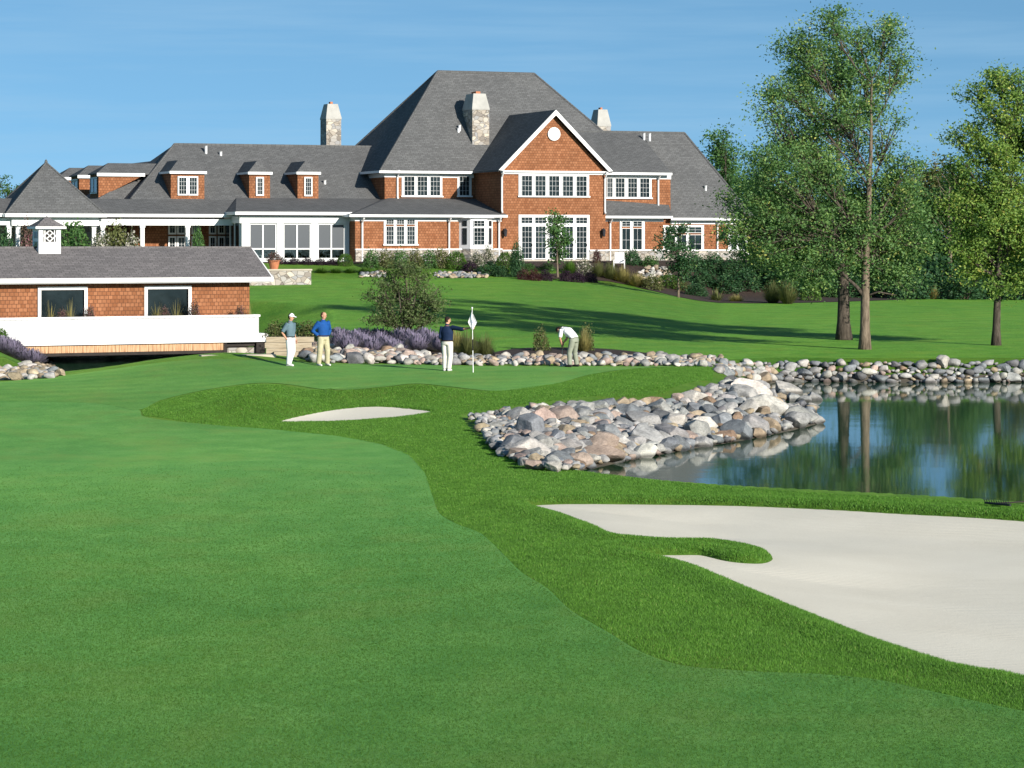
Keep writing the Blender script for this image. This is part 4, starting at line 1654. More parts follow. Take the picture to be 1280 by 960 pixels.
c4 = [(cu0 - o, cv0 - o), (cu1 + o, cv0 - o), (cu1 + o, cv0 + cs + o), (cu0 - o, cv0 + cs + o)]
ap = ((cu0 + cu1) / 2, cv0 + cs / 2, bz(270, (cu0 + cu1) / 2, cv0 + cs / 2))
for k in range(4):
    mb.poly(((*c4[k], cz1 + .10), (*c4[(k + 1) % 4], cz1 + .10), ap))
mb.build('cupola_roof', M['roof_shingle_brown'], cup)
MB().box(cu0 - o - .02, cu1 + o + .02, cv0 - o - .02, cv0 + cs + o + .02, cz1, cz1 + .097).build('cupola_cornice', M['white_paint'], cup)
mb = MB()
for k in range(2):
    for j in range(2):
        mb.box(cu0 - .02, cu0 - .003, cv0 + .22 + k * .32, cv0 + .44 + k * .32, zwA - .25 + j * .42, zwA + .02 + j * .42)
mb.build('side_louvre', GLS, cup)
# ---------------------------------------------------------------- foliage
def leaf_quads(cent, size, rng, aspect=0.5, up=0.0, size_var=0.4):
    """diamond leaves at the given centres, each turned its own way"""
    n = len(cent)
    d = rng.normal(size=(n, 3))
    d[:, 2] = d[:, 2] * (1 - up) - up * 0.3
    d /= np.linalg.norm(d, axis=1)[:, None] + 1e-9
    q = rng.normal(size=(n, 3))
    w = np.cross(d, q)
    w /= np.linalg.norm(w, axis=1)[:, None] + 1e-9
    s = size * (1 + size_var * (rng.random(n) * 2 - 1))
    a = d * (s / 2)[:, None]
    b = w * (s * aspect / 2)[:, None]
    v = np.stack([cent - a, cent + b - a * 0.1, cent + a, cent - b - a * 0.1], 1).reshape(-1, 3)
    f = np.arange(4 * n, dtype=np.int32).reshape(n, 4)
    return v, f


def foliage_mesh(name, cent, size, tint, rng, aspect=0.5, up=0.0):
    v, f = leaf_quads(cent, size, rng, aspect, up)
    me = mesh_np(name, v, f)
    attr_f(me, 'tint', np.repeat(np.clip(tint, 0, 1), 4))
    return me


def curve_pts(a, b, bend, rng, n=6):
    a, b = np.array(a, float), np.array(b, float)
    L = np.linalg.norm(b - a)
    m = (a + b) / 2 + bend * L + rng.normal(size=3) * L * 0.06
    t = np.linspace(0, 1, n)[:, None]
    return (1 - t) ** 2 * a + 2 * t * (1 - t) * m + t * t * b


def make_tree(label, base, blobs, trunk_r, fork_h, leafmat, barkmat, n_clump, leaves_per, leaf_size, seed, top_h=None, group=None, name='broadleaf_tree',
              clump_r=0.45, depth=None, extra=None, lean=(0, 0), hollow=0.25, tint_bias=0.0):
    """blobs: (dx, dz, rx, rz[, density]) in metres from the trunk base; the crown's masses.
    Limbs run from the trunk to every mass, twigs from the limb to every clump of leaves."""
    rng = np.random.default_rng(seed)
    root = empty(name, base, 0, label, 'tree', group)
    top_h = top_h or max(b[1] for b in blobs)
    wood = MB()
    # trunk: slightly wandering, tapered
    nz = 12
    tp = []
    wob = np.cumsum(rng.normal(size=(nz, 2)), 0) * trunk_r * 0.30
    for i in range(nz):
        t = i / (nz - 1)
        tp.append((lean[0] * t + wob[i, 0] * t, lean[1] * t + wob[i, 1] * t, top_h * 0.84 * t - 0.15 * (1 - t)))
    tr = [trunk_r * (1.35 if i == 0 else 1.0) * (1 - 0.93 * (i / (nz - 1)) ** 0.9) + 0.012 for i in range(nz)]
    tp_a = np.array(tp)

    def at_h(h):
        return np.array([np.interp(h, tp_a[:, 2], tp_a[:, k]) for k in range(3)])
    trunk = MB()
    trunk.tube(tp, tr, 12)
    cents, tints = [], []
    areas = np.array([b[2] * b[3] * (b[4] if len(b) > 4 else 1.0) for b in blobs])
    share = np.maximum(1, (n_clump * areas / areas.sum()).astype(int))
    for b, m in zip(blobs, share):
        dx, dz, rx, rz = b[:4]
        dy = rng.normal() * (depth if depth is not None else max(0.4, rx * 0.6))
        c = np.array([dx, dy, dz])
        h0 = max(fork_h + 0.12 * top_h * rng.random(), dz - 0.9 * abs(dx - lean[0]) - 0.9 * rz - 0.3)
        h0 = min(h0, top_h * 0.86)
        s = at_h(h0)
        r0 = max(0.025, np.interp(h0, tp_a[:, 2], tr) * 0.40)
        lp = curve_pts(s, c, np.array([0, 0, -0.10]), rng, 8)
        wood.tube(lp, list(np.linspace(r0, 0.022, 8)), 7)
        for _ in range(m):
            d = rng.normal(size=3)
            d /= np.linalg.norm(d)
            rad = hollow + (1 - hollow) * rng.random() ** 0.55
            p = c + d * rad * np.array([rx, rx * 0.85, rz])
            if p[2] < 0.8:
                p[2] = 0.8 + rng.random() * 0.3
            k = rng.integers(3, 8)
            tw = curve_pts(lp[k], p, np.array([0, 0, 0.05]), rng, 4)
            wood.tube(tw, [0.028, 0.020, 0.012, 0.006], 4, cap=False)
            n = int(leaves_per * (0.5 + rng.random()))
            cr = clump_r * (0.6 + 0.7 * rng.random())
            q = rng.normal(size=(n, 3)) * np.array([cr, cr, cr * 0.62]) * 0.62
            on = rng.random(n) < 0.3
            tt = rng.random(n)[:, None]
            q = np.where(on[:, None], (tw[1] - p) * tt + rng.normal(size=(n, 3)) * 0.12, q)
            cents.append(p + q)
            ct = rng.normal() * 0.14
            tints.append(np.clip(0.45 + tint_bias + ct + rng.normal(size=n) * 0.17, 0, 1))
    if extra:
        extra(wood, at_h, rng)
    trunk_o = trunk.build('trunk', M[barkmat], root, smooth=True)
    wood.build('limbs', M['bark_dark'], trunk_o, smooth=True)
    me = foliage_mesh('crown', np.vstack(cents), leaf_size, np.concatenate(tints), rng, 0.5, 0.25)
    mobj('crown', me, M[leafmat], root)
    return root


def blobs_px(base_px, base_D, lst, z0):
    """crown masses measured on the photograph (column, row, half width, half height) at the tree's distance"""
    s = F / base_D
    out = []
    for b in lst:
        x, y, rx, ry = b[:4]
        zz = CAMZ + (HY - y) * base_D / F - z0
        out.append(((x - base_px) / s, zz, rx / s, ry / s) + tuple(b[4:]))
    return out


# --- the three lawn trees
g = gp(1081, 437)


def pale_limb(wood, at_h, rng):
    s = at_h(2.05)
    wood.tube([s, s + np.array([-.35, -.1, .45]), s + np.array([-.8, -.15, .85]), s + np.array([-1.25, -.1, 1.5])], [.085, .075, .055, .03], 7)
    wood.tube([s + np.array([0, 0, .05]), s + np.array([.5, -.1, .25]), s + np.array([1.2, -.1, .12])], [.05, .035, .02], 6)


L1 = [(1035, 35, 34, 20), (1108, 42, 32, 24), (1070, 45, 28, 28, .7), (1000, 62, 34, 30), (1125, 80, 22, 34, .8), (1035, 85, 45, 34), (985, 112, 36, 28), (1085, 105, 38, 40, .6),
      (1040, 140, 50, 34, .75), (962, 140, 22, 26), (990, 170, 46, 32), (1115, 160, 26, 40, .45), (1070, 180, 44, 36, .5), (965, 205, 42, 32), (1020, 215, 48, 34, .8), (1090, 230, 44, 36, .8),
      (1125, 225, 32, 36, .8), (945, 255, 38, 30), (1000, 265, 50, 32), (1060, 275, 46, 32), (1120, 280, 42, 32), (935, 295, 36, 24, 1.1), (980, 312, 46, 26, 1.2), (1040, 318, 44, 24, 1.2), (1100, 320, 46, 26, 1.2),
      (1125, 350, 34, 20, .9), (1010, 345, 36, 16, .8), (1090, 350, 24, 20, .7), (1138, 205, 18, 30, .5), (1143, 255, 18, 30, .7), (1148, 310, 22, 30, .8)]
make_tree('tallest lawn tree, slim grey trunk nearest the stony shore, open airy crown', g, blobs_px(1081, g.y, L1, g.z), 0.21, 3.3, 'leaf_ash', 'bark', 700, 106, 0.118, 11,
          extra=pale_limb, clump_r=0.50)
g = gp(1055, 425)
L2 = [(925, 280, 30, 26), (950, 318, 40, 24), (990, 330, 44, 22), (1035, 335, 40, 20), (905, 255, 16, 16, .6), (960, 235, 40, 34), (1010, 250, 46, 40), (1070, 255, 46, 40), (1110, 300, 44, 34), (1130, 330, 30, 22), (1000, 190, 40, 40, .6), (1045, 62, 36, 34, .7), (1005, 105, 36, 34, .7), (1065, 130, 40, 40, .7), (1100, 95, 28, 34, .5), (1030, 200, 40, 36, .7)]
make_tree('lawn tree with the thick dark leaning trunk just behind the slim grey one', g, blobs_px(1055, g.y, L2, g.z), 0.30, 3.0, 'leaf_ash', 'bark_dark', 380, 100, 0.122, 12, lean=(-.2, .5), clump_r=0.55)
g = gp(1245, 432)
L3 = [(1252, 102, 34, 16), (1222, 118, 24, 18, .8), (1275, 115, 34, 24), (1255, 145, 40, 26), (1220, 165, 22, 22, .7), (1280, 175, 44, 34), (1240, 195, 36, 30), (1205, 205, 20, 16, .6), (1262, 225, 44, 28),
      (1222, 240, 34, 26), (1240, 275, 44, 28), (1210, 290, 22, 20, .8), (1280, 285, 44, 34), (1250, 318, 46, 24), (1218, 340, 22, 16, .8), (1275, 345, 40, 20), (1240, 358, 34, 14, .6),
      (1198, 172, 20, 20, .6), (1190, 212, 22, 22, .6), (1198, 258, 24, 26, .8), (1203, 315, 26, 22, .9), (1325, 140, 40, 40), (1335, 220, 46, 50), (1330, 310, 40, 40)]
make_tree('yellow green lawn tree on the right edge with a straight dark trunk', g, blobs_px(1245, g.y, L3, g.z), 0.17, 2.6, 'leaf_yellow', 'bark_dark', 640, 100, 0.125, 13, clump_r=0.48)

# --- wood behind the lawn on the right
BG = [  # px, D, top row, half width px, leaf, label
    (905, 214, 158, 30, 'leaf_mid', 'mid green tree peeping over the right slope of the clubhouse roof'),
    (948, 222, 205, 34, 'leaf_dark', 'dark tree beyond the right end of the clubhouse, behind the lawn trees'),
    (1005, 200, 245, 44, 'leaf_dark', 'dark dense tree behind the thick leaning trunk'),
    (1060, 206, 240, 44, 'leaf_mid', 'green background tree directly behind the slim grey trunk'),
    (1118, 190, 226, 42, 'leaf_mid', 'dark rounded tree right of the tallest tree in the back row'),
    (1160, 200, 198, 36, 'leaf_olive', 'thin olive tree in the gap between tallest tree and yellow one'),
    (1192, 190, 208, 42, 'leaf_mid', 'loose green tree left of the yellow tree in the back row'),
    (1232, 204, 230, 42, 'leaf_dark', 'dark tree straight behind the yellow green lawn tree'),
    (1285, 192, 225, 44, 'leaf_olive', 'olive tree at the right frame edge in the back row'),
    (1345, 200, 240, 50, 'leaf_dark', None), (1420, 196, 220, 54, 'leaf_mid', None), (1500, 205, 235, 54, 'leaf_dark', None)]
for i, (px, D, ytop, hwp, lf, lab) in enumerate(BG):
    x = (px - CX) / F * D
    zg_ = tz(x, D)
    ybase = HY + (CAMZ - zg_) * F / D
    H = ybase - ytop
    rng = random.Random(100 + i)
    bl = []
    for k in range(9):
        t = k / 8
        yy = ytop + H * (0.12 + 0.75 * t)
        ww = hwp * (0.45 + 0.75 * math.sin(math.pi * (0.18 + 0.72 * t)))
        bl.append((px + rng.uniform(-.45, .45) * ww, yy, ww * .72, H * .16))
    dense = lf == 'leaf_dark'
    make_tree(lab or 'tree of the wood past the right frame edge', (x, D, zg_), blobs_px(px, D, bl, zg_), 0.22, 1.2, lf, 'bark_dark', 230 if dense else 210, 66, 0.25, 200 + i, name='woodland_tree',
              group='trees of the wood behind the lawn', clump_r=0.85, hollow=.1)
# bare grey trunk standing in the gap
x = (1186 - CX) / F * 188
b_ = empty('bare_tree', (x, 188, tz(x, 188)), 0, 'pale bare dead tree standing in the sky gap between the lawn trees', 'tree')
mb = MB()
mb.tube([(0, 0, -.2), (.1, 0, 3), (-.05, 0, 6), (.1, 0, 8.2)], [.2, .16, .1, .02], 8)
tr_ = mb.build('trunk', M['bark'], b_, smooth=True)
rg = random.Random(5)
mb = MB()
for k in range(16):
    h = 3.0 + k * .32
    s_ = rg.choice((-1, 1))
    L = rg.uniform(.7, 1.6)
    mb.tube([(0.03, 0, h), (s_ * L * .5, rg.uniform(-.3, .3), h + L * .6), (s_ * L * .8, rg.uniform(-.5, .5), h + L * 1.25)], [.04, .025, .008], 5)
mb.build('branches', M['bark'], tr_, smooth=True)
# dark understorey along the far edge of the lawn
UND = [(955, 172, 26, 30), (985, 170, 30, 36), (1020, 174, 32, 38), (1060, 170, 30, 34), (1100, 172, 34, 44), (1140, 168, 30, 36), (1175, 174, 34, 42), (1205, 168, 30, 30), (1240, 172, 34, 40), (1280, 168, 34, 40), (1320, 172, 36, 44), (1370, 168, 36, 40)]


def ellip_points(n, rng, rx, ry, rz, shell=0.55, lump=0.22, flat=True):
    d = rng.normal(size=(n, 3))
    d /= np.linalg.norm(d, axis=1)[:, None]
    if flat:
        d[:, 2] = np.abs(d[:, 2]) * np.where(rng.random(n) < 0.12, -0.3, 1)
    az = np.arctan2(d[:, 1], d[:, 0])
    ph = rng.random(6) * 6.28
    lumpf = 1 + lump * (np.sin(az * 3 + ph[0]) * np.cos(d[:, 2] * 5 + ph[1]) * .5 + np.sin(az * 7 + ph[2] + d[:, 2] * 8) * .35 + np.sin(az * 13 + ph[4] - d[:, 2] * 11) * .25)
    r = (shell + (1 - shell) * rng.random(n) ** 0.6) * lumpf
    return d * r[:, None] * np.array([rx, ry, rz])


SHRUB_MESH = {}


def shrub_mesh(kind, var):
    """foliage and stems of a shrub of about 1 m height and 1 m width"""
    if (kind, var) in SHRUB_MESH:
        return SHRUB_MESH[kind, var]
    seed = 3000 + sum(map(ord, kind)) * 7 + var
    rng = np.random.default_rng(seed)
    n, size, aspect, shell, lump = 1500, 0.085, 0.6, 0.5, 0.25
    mat = 'leaf_mid'
    if kind == 'round':
        n, size, shell, lump, mat = 2200, .07, .7, .10, 'leaf_bright'
    elif kind == 'dark':
        n, size, mat, lump = 2000, .085, 'leaf_dark', .3
    elif kind == 'olive':
        mat, lump = 'leaf_olive', .35
    elif kind == 'red':
        mat, lump = 'leaf_red', .25
    elif kind == 'purple':
        mat = 'leaf_purple'
    elif kind == 'white':
        mat, lump = 'flower_white', .4
    elif kind == 'pink':
        mat, lump = 'flower_pink', .4
    elif kind == 'cone':
        n, size, mat = 2600, .055, 'leaf_bright'
    elif kind == 'cone_dark':
        n, size, mat = 2600, .055, 'leaf_dark'
    elif kind == 'mound':
        n, size, mat, lump, shell = 5200, .06, 'leaf_dark', .35, .3
    if kind.startswith('cone'):
        t = rng.random(n) ** .8
        a = rng.random(n) * 6.283
        rr_ = 0.5 * np.sin(np.pi * (0.12 + 0.85 * t ** .8)) ** .9 * (0.72 + .28 * rng.random(n))
        c = np.stack([rr_ * np.cos(a), rr_ * np.sin(a), t], -1)
    else:
        c = ellip_points(n, rng, .5, .5, .97, shell, lump) + np.array([0, 0, .06])
    tint = 0.45 + rng.normal(size=n) * .17 + .25 * np.sin(c[:, 0] * 9 + var) * np.sin(c[:, 1] * 8) * .6
    me = foliage_mesh('foliage', c, size, tint, rng, aspect)
    me.materials.append(M[mat])
    mb = MB()
    for k in range(7):
        a = k * .9
        mb.tube([(0.03 * math.cos(a), 0.03 * math.sin(a), -.08), (.16 * math.cos(a), .16 * math.sin(a), .35), (.3 * math.cos(a), .3 * math.sin(a), .7)], [.02, .013, .005], 5)
    so_ = mb.build('stems', M['bark_dark'], None)
    sm = so_.data
    bpy.data.objects.remove(so_)
    SHRUB_MESH[kind, var] = (me, sm)
    return me, sm


def tuft_mesh(kind, var):
    """arching blades from one crown, about 1 m tall and 1 m wide"""
    if (kind, var) in SHRUB_MESH:
        return SHRUB_MESH[kind, var]
    rng = np.random.default_rng(5000 + sum(map(ord, kind)) * 3 + var)
    n, wd, mat, spread, hd = 800, .010, 'leaf_straw', .52, 0.0
    if kind == 'greengrass':
        mat, n = 'leaf_olive', 800
    elif kind == 'plume':
        mat, n, wd, spread = 'leaf_straw', 70, .012, .62
    elif kind == 'yucca':
        mat, n, wd, spread = 'leaf_olive', 90, .05, .55
    elif kind == 'lavender':
        mat, n, wd, spread, hd = 'leaf_lavender', 900, .010, .62, 1.0
    elif kind == 'mixgrass':
        mat, n, wd = 'leaf_bright', 480, .02
    V, Fc, T = [], [], []
    seg = 4
    for i in range(n):
        a = rng.random() * 6.283
        r0 = rng.random() ** .5 * .12
        L = .62 + .42 * rng.random()
        th = spread * 1.9 * rng.random() ** .6        # lean of the blade
        dx, dy = math.cos(a), math.sin(a)
        px_, py_ = -dy, dx
        tn = .22 + .36 * rng.random()
        w0 = wd * (0.7 + .6 * rng.random())
        dr = .25 * rng.random() + (.25 if not hd else 0)
        for s in range(seg + 1):
            t = s / seg
            h = L * (math.cos(th) * t - dr * math.sin(th) * t * t)
            o = r0 + L * .75 * math.sin(th) * t * (1 - .15 * t)
            w1 = w0 * (1 - t * .85)
            tint = tn + .15 * t
            if hd and s >= seg - 1:
                w1, tint = w0 * 2.6 if s == seg - 1 else w0 * 1.2, .55 + .42 * rng.random()
            V += [(dx * o - px_ * w1, dy * o - py_ * w1, h), (dx * o + px_ * w1, dy * o + py_ * w1, h)]
            T += [tint, tint]
        b0 = len(V) - 2 * (seg + 1)
        for s in range(seg):
            k = b0 + 2 * s
            Fc.append((k, k + 1, k + 3, k + 2))
    me = mesh_np('blades', V, Fc)
    attr_f(me, 'tint', np.array(T))
    me.materials.append(M[mat])
    SHRUB_MESH[kind, var] = (me, None)
    return me, None


TUFTS = ('plume', 'straw', 'greengrass', 'yucca', 'lavender', 'mixgrass')
NAMES = {'round': 'boxwood_shrub', 'dark': 'evergreen_shrub', 'olive': 'shrub', 'red': 'barberry_shrub', 'purple': 'purple_shrub', 'white': 'flowering_shrub', 'pink': 'flowering_plant',
         'cone': 'arborvitae', 'cone_dark': 'arborvitae', 'mid': 'shrub', 'straw': 'ornamental_grass', 'greengrass': 'ornamental_grass', 'mixgrass': 'ornamental_grass', 'yucca': 'yucca', 'plume': 'ornamental_grass', 'lavender': 'lavender', 'mound': 'weeping_shrub'}
_k = [0]


def plant(kind, pos, w_, h_, label, group=None, rz=None):
    _k[0] += 1
    var = _k[0] % 3
    me, sm = (tuft_mesh if kind in TUFTS else shrub_mesh)(kind, var)
    r = empty(NAMES[kind], pos, (_k[0] * 1.7) % 6.28 if rz is None else rz, label, 'grass' if 'grass' in NAMES[kind] else ('plant' if kind in ('yucca', 'lavender', 'pink') else 'shrub'), group)
    r.scale = (w_, w_, h_)
    link(bpy.data.objects.new('blades' if kind in TUFTS else 'foliage', me), r)
    if sm:
        link(bpy.data.objects.new('stems', sm), r)
    return r


def plant_px(kind, px, py, wpx, hpx, label, group=None):
    p = gp(px, py)
    s = F / p.y
    return plant(kind, p - Vector((0, 0, .05)), wpx / s, hpx / s, label, group)


for i, (px, D, hwp, hp) in enumerate(UND):
    x = (px - CX) / F * D
    lab = ['dark shrub mass behind the ornamental grass clump', 'dark shrub in the back row, left of the leaning trunk', 'dark tall shrub just left behind the leaning trunk', 'dark shrub in the back row between the two grey trunks', 'largest dark shrub right of the slim grey trunk', 'dark shrub in the back row right of the big one',
           'dark shrub beside the low stone wall in the back row', 'small dark shrub left of the yellow tree trunk', 'dark shrub straight behind the yellow tree trunk', 'dark shrub right of the yellow tree at the frame edge'][i] if i < 10 else 'dark shrub of the back row past the right frame edge'
    plant('dark', Vector((x, D, tz(x, D) - .1)), hwp * 2 * D / F, hp * 1.25 * D / F, lab, 'dark shrubs along the far edge of the lawn')

# --- beds in front of the clubhouse, left to right
P = plant_px
P('round', 431, 332, 22, 16, 'bright round bush at the right end of the sunroom')
for i, x in enumerate((352, 368, 384, 400, 416)):
    P('purple', x, 330 + .3 * i, 19, 9, ['leftmost of the low dark purple plants under the sunroom windows', 'second from left low purple plant under the sunroom windows', 'middle low purple plant under the sunroom windows', 'fourth from left low purple plant under the sunroom windows', 'rightmost low purple plant beside the bright round bush'][i], 'purple edging plants under the sunroom')
for i, x in enumerate((464, 482, 500, 518, 536, 552)):
    P('olive' if i % 2 else 'mid', x, 335, 24, 24, ['shrub by the downspout at the left end of the low cedar wing', 'second shrub from left under the low wing windows', 'shrub right under the low wing windows', 'shrub under the right edge of the low wing windows', 'fifth shrub from left along the low cedar wing', 'last shrub of the low wing row, next to the round bush'][i], 'shrubs along the low cedar wing')
for i, x in enumerate((402, 420, 438, 456, 476, 520)):
    P('mixgrass', x, 341, 22, 10, None or ['leftmost low green edging plant on the terrace wall', 'second low green edging plant on the terrace wall', 'third low green edging plant on the terrace wall', 'low green edging plant left of the multi stemmed tree', 'low green edging plant partly behind the multi stemmed tree', 'low green edging plant right behind the multi stemmed tree'][i], 'low green edging plants')
P('round', 570, 336, 30, 23, 'bright green round bush below the downspout left of the bay window')
P('white', 596, 333, 22, 18, 'pale flowering shrub under the bay window')
P('white', 610, 330, 18, 22, 'taller pale flowering shrub at the right of the bay window')
P('purple', 588, 340, 24, 14, 'dark low purple shrub in front of the bay window')
P('dark', 612, 344, 34, 16, 'wide low dark evergreen in front of the bay window bed')
P('round', 632, 336, 28, 22, 'bright green bush at the left corner of the gable')
P('dark', 628, 346, 20, 14, 'small dark evergreen below the bright bush at the gable corner')
P('mound', 646, 347, 19, 44, 'tall dark weeping evergreen left of the french doors')
for i, (x, y) in enumerate(((655, 350), (668, 351), (682, 351), (708, 352), (722, 353), (738, 353))):
    P('red' if i < 2 else 'purple', x, y, 19, 15, ['red barberry next to the dark weeping evergreen', 'red barberry second from the weeping evergreen', 'dark purple bush left of the young tree by the doors', 'dark purple bush right of the young tree by the doors', 'dark purple bush second right of the young tree', 'dark purple bush third right of the young tree'][i], 'red and purple bushes below the french doors')
for i, (x, y, k, w_, h_) in enumerate(((660, 338, 'mid', 22, 10), (684, 338, 'mid', 22, 10), (712, 342, 'mixgrass', 26, 22), (730, 343, 'white', 24, 20), (748, 346, 'greengrass', 26, 24), (763, 349, 'greengrass', 28, 26), (778, 353, 'straw', 30, 26), (796, 358, 'straw', 34, 22), (815, 362, 'olive', 30, 20))):
    P(k, x, y, w_, h_, ['low green shrub on the step left of the french doors', 'low green shrub on the step by the young tree', 'bright grassy tuft right of the young tree', 'pale flowering bush below the right french door', 'upright green grass clump below the right corner of the gable', 'second upright grass clump right of the gable corner', 'straw coloured grass clump left of the pale rockery', 'low straw grass clump in front of the pale rockery', 'olive shrub below the pale rockery'][i])
P('dark', 790, 331, 24, 20, 'dark round evergreen under the blue entry window')
P('mid', 812, 333, 24, 14, 'low shrub right of the blue entry window')
P('red', 746, 329, 12, 18, 'small reddish shrub by the right corner of the gable')
P('round', 836, 358, 40, 16, 'bright low spreading bush right of the pale rockery')
P('olive', 852, 363, 26, 14, 'small olive shrub at the foot of the dark young tree')
for i, (x, y, w_, h_) in enumerate(((868, 338, 30, 22), (892, 340, 34, 24), (916, 348, 34, 26), (880, 356, 36, 20), (908, 364, 40, 22), (934, 362, 36, 26), (948, 350, 34, 34), (870, 370, 30, 16))):
    P('dark', x, y, w_, h_, ['dark shrub below the right wing window', 'dark shrub below the right wing lantern', 'dark shrub beside the bright cone shaped evergreen', 'dark shrub in the lower bed right of the dark young tree', 'dark shrub above the spiky yucca', 'dark shrub between yucca and ornamental grass', 'tall dark shrub at the right corner of the clubhouse', 'small dark shrub left of the spiky yucca'][i], 'dark shrubs in the right bed')
P('cone', 927, 338, 11, 26, 'slim bright cone shaped evergreen in front of the right wing')
P('cone_dark', 945, 337, 13, 30, 'darker cone shaped evergreen right of the bright one')
P('cone_dark', 962, 340, 16, 34, 'broad dark cone evergreen at the clubhouse right corner')
P('yucca', 896, 376, 24, 20, 'spiky yucca clump at the lawn edge of the right bed')
P('straw', 920, 377, 26, 12, 'low pale grass tuft right of the yucca')
P('greengrass', 966, 379, 34, 34, 'left half of the big ornamental grass clump at the lawn edge')
P('greengrass', 985, 380, 36, 38, 'right half of the big ornamental grass clump at the lawn edge')
P('round', 1013, 376, 28, 26, 'round green bush right of the ornamental grass clump')
P('mid', 1040, 372, 30, 22, 'loose green bush left of the leaning trunk, behind it')
P('straw', 1166, 374, 20, 22, 'pale dry grass tuft at the far lawn edge between the trees')
def plant_uv(kind, px, v, wpx, top, label):
    u = hu(px, v)
    Y = OY + u * SA + v * CA
    h_ = hz(top, u, v)
    pos = Vector((OX + u * CA - v * SA, Y, ZB - .05))
    return plant(kind, pos, wpx * Y / F, h_, label)


plant_uv('white', 128, 1.6, 34, 291, 'pale flowering shrub behind the bridge roof near the middle porch columns')
plant_uv('white', 163, 1.6, 30, 292, 'second pale flowering shrub behind the bridge roof')
plant_uv('mid', 92, 1.8, 46, 277, 'bushy green shrub right of the cupola against the porch')
plant_uv('olive', 146, 2.0, 36, 281, 'olive shrub between the porch columns above the bridge roof')
plant_uv('mid', 247, 1.8, 17, 283, 'slim green shrub in front of the porch doors')
plant_uv('pink', 34, 1.8, 20, 280, 'pinkish climbing plant left of the cupola')
plant_uv('dark', 6, 1.8, 26, 288, 'dark shrub at the left edge of the porch')

# --- shore beds between green and lawn
for i in range(15):
    x = 416 + i * 9.6
    P('lavender', x, 436 + (i % 3) * 3.5 - (3 if i > 9 else 0), 34, 22 + (i * 7) % 8, 'lavender in the purple hedge behind the shore stones and the multi stemmed tree', 'lavender hedge behind the green')
for i in range(5):
    P('lavender', 423 + i * 26 + (i % 2) * 5, 427, 38, 20, 'lavender in the purple hedge behind the shore stones and the multi stemmed tree', 'lavender hedge behind the green')
for i in range(5):
    p = on_plane(-8 + i * 12, 456, -.6)
    plant('lavender', Vector((p[0], p[1], max(tz(*p), WZ))), 1.05, .62 + .1 * (i % 3), 'purple lavender on the left bank above the pale stones', 'lavender on the left bank')
p = on_plane(-2, 452, -.6)
plant('round', Vector((p[0], p[1], max(tz(*p), WZ))), 1.0, .9, 'bright green bush at the left frame edge above the pale stones')
P('greengrass', 585, 447, 44, 42, 'tall grass clump behind the golfer holding the flagstick')
P('straw', 568, 440, 34, 38, 'feathery straw grass left behind the golfer with the flagstick')
P('greengrass', 606, 446, 34, 36, 'tall grass clump right behind the flagstick')
P('olive', 676, 439, 22, 30, 'thin olive shrub on the dark mulch left of the putting golfer')
P('straw', 730, 440, 26, 36, 'straw yellow tuft behind the putting golfer')
P('olive', 733, 439, 20, 34, 'small olive shrub right of the putting golfer')
for i, (x, w_) in enumerate(((345, 30), (364, 32), (383, 32), (402, 26))):
    X_ = (x - CX) / F * 97.6
    plant('dark' if i % 2 else 'olive', Vector((X_, 97.6, CAMZ - 121.5 * 97.6 / F - .05)), w_ / 33.8, .62, ['low olive bush above the left end of the timber wall', 'dark bush behind the golfer in the white cap', 'low olive bush between the two watching golfers', 'dark bush behind the golfer in blue'][i])

# planter flowers on the bridge
for i, (x, k, w_, h_, lab) in enumerate(((63, 'plume', 26, 24, 'plumed grass in the left window of the bridge planter'), (88, 'plume', 26, 26, 'second plumed grass in the left window of the bridge planter'), (196, 'plume', 24, 26, 'plumed grass in the right window of the bridge planter'), (220, 'plume', 26, 25, 'second plumed grass in the right window of the bridge planter'),
                               (78, 'pink', 15, 9, 'trailing pink flowers below the left bridge window'), (112, 'pink', 15, 12, 'pink flowers right of the left bridge window'), (206, 'pink', 15, 9, 'trailing pink flowers below the right bridge window'), (243, 'pink', 15, 16, 'pink flowers right of the right bridge window'),
                               (300, 'pink', 14, 10, 'reddish flowers near the right end of the bridge planter'), (312, 'plume', 24, 18, 'plumed grass at the right end of the bridge planter'))):
    u = bu(x, -.8)
    pos = Matrix.Translation((BX, BY, BZ0)) @ Matrix.Rotation(BA, 4, 'Z') @ Vector((u, -.8, pz1 - .24))
    plant(k, pos, w_ / 29, (h_ + 7) / 29, lab)


# multi-stemmed tree above the lavender
g = gp(505, 428)
s_ = F / g.y
bl = [(505, 335, 22, 14, .8), (490, 350, 26, 18), (522, 352, 26, 18), (474, 372, 22, 18), (506, 374, 34, 20), (540, 376, 22, 16), (480, 398, 24, 18), (512, 400, 34, 18), (538, 402, 18, 14, .8), (500, 418, 30, 10, .8), (548, 360, 10, 10, .5)]


def many_stems(wood, at_h, rng):
    for k in range(7):
        a = k * .9
        wood.tube([(0, 0, 0), (.35 * math.cos(a), .35 * math.sin(a), .9), (.85 * math.cos(a), .8 * math.sin(a), 2.1)], [.06, .04, .015], 6)


make_tree('airy multi stemmed small tree standing in the lavender hedge', g, blobs_px(505, g.y, bl, g.z), 0.09, .35, 'leaf_bush', 'bark', 170, 58, 0.10, 31, name='multi_stemmed_tree', clump_r=.34, extra=many_stems)


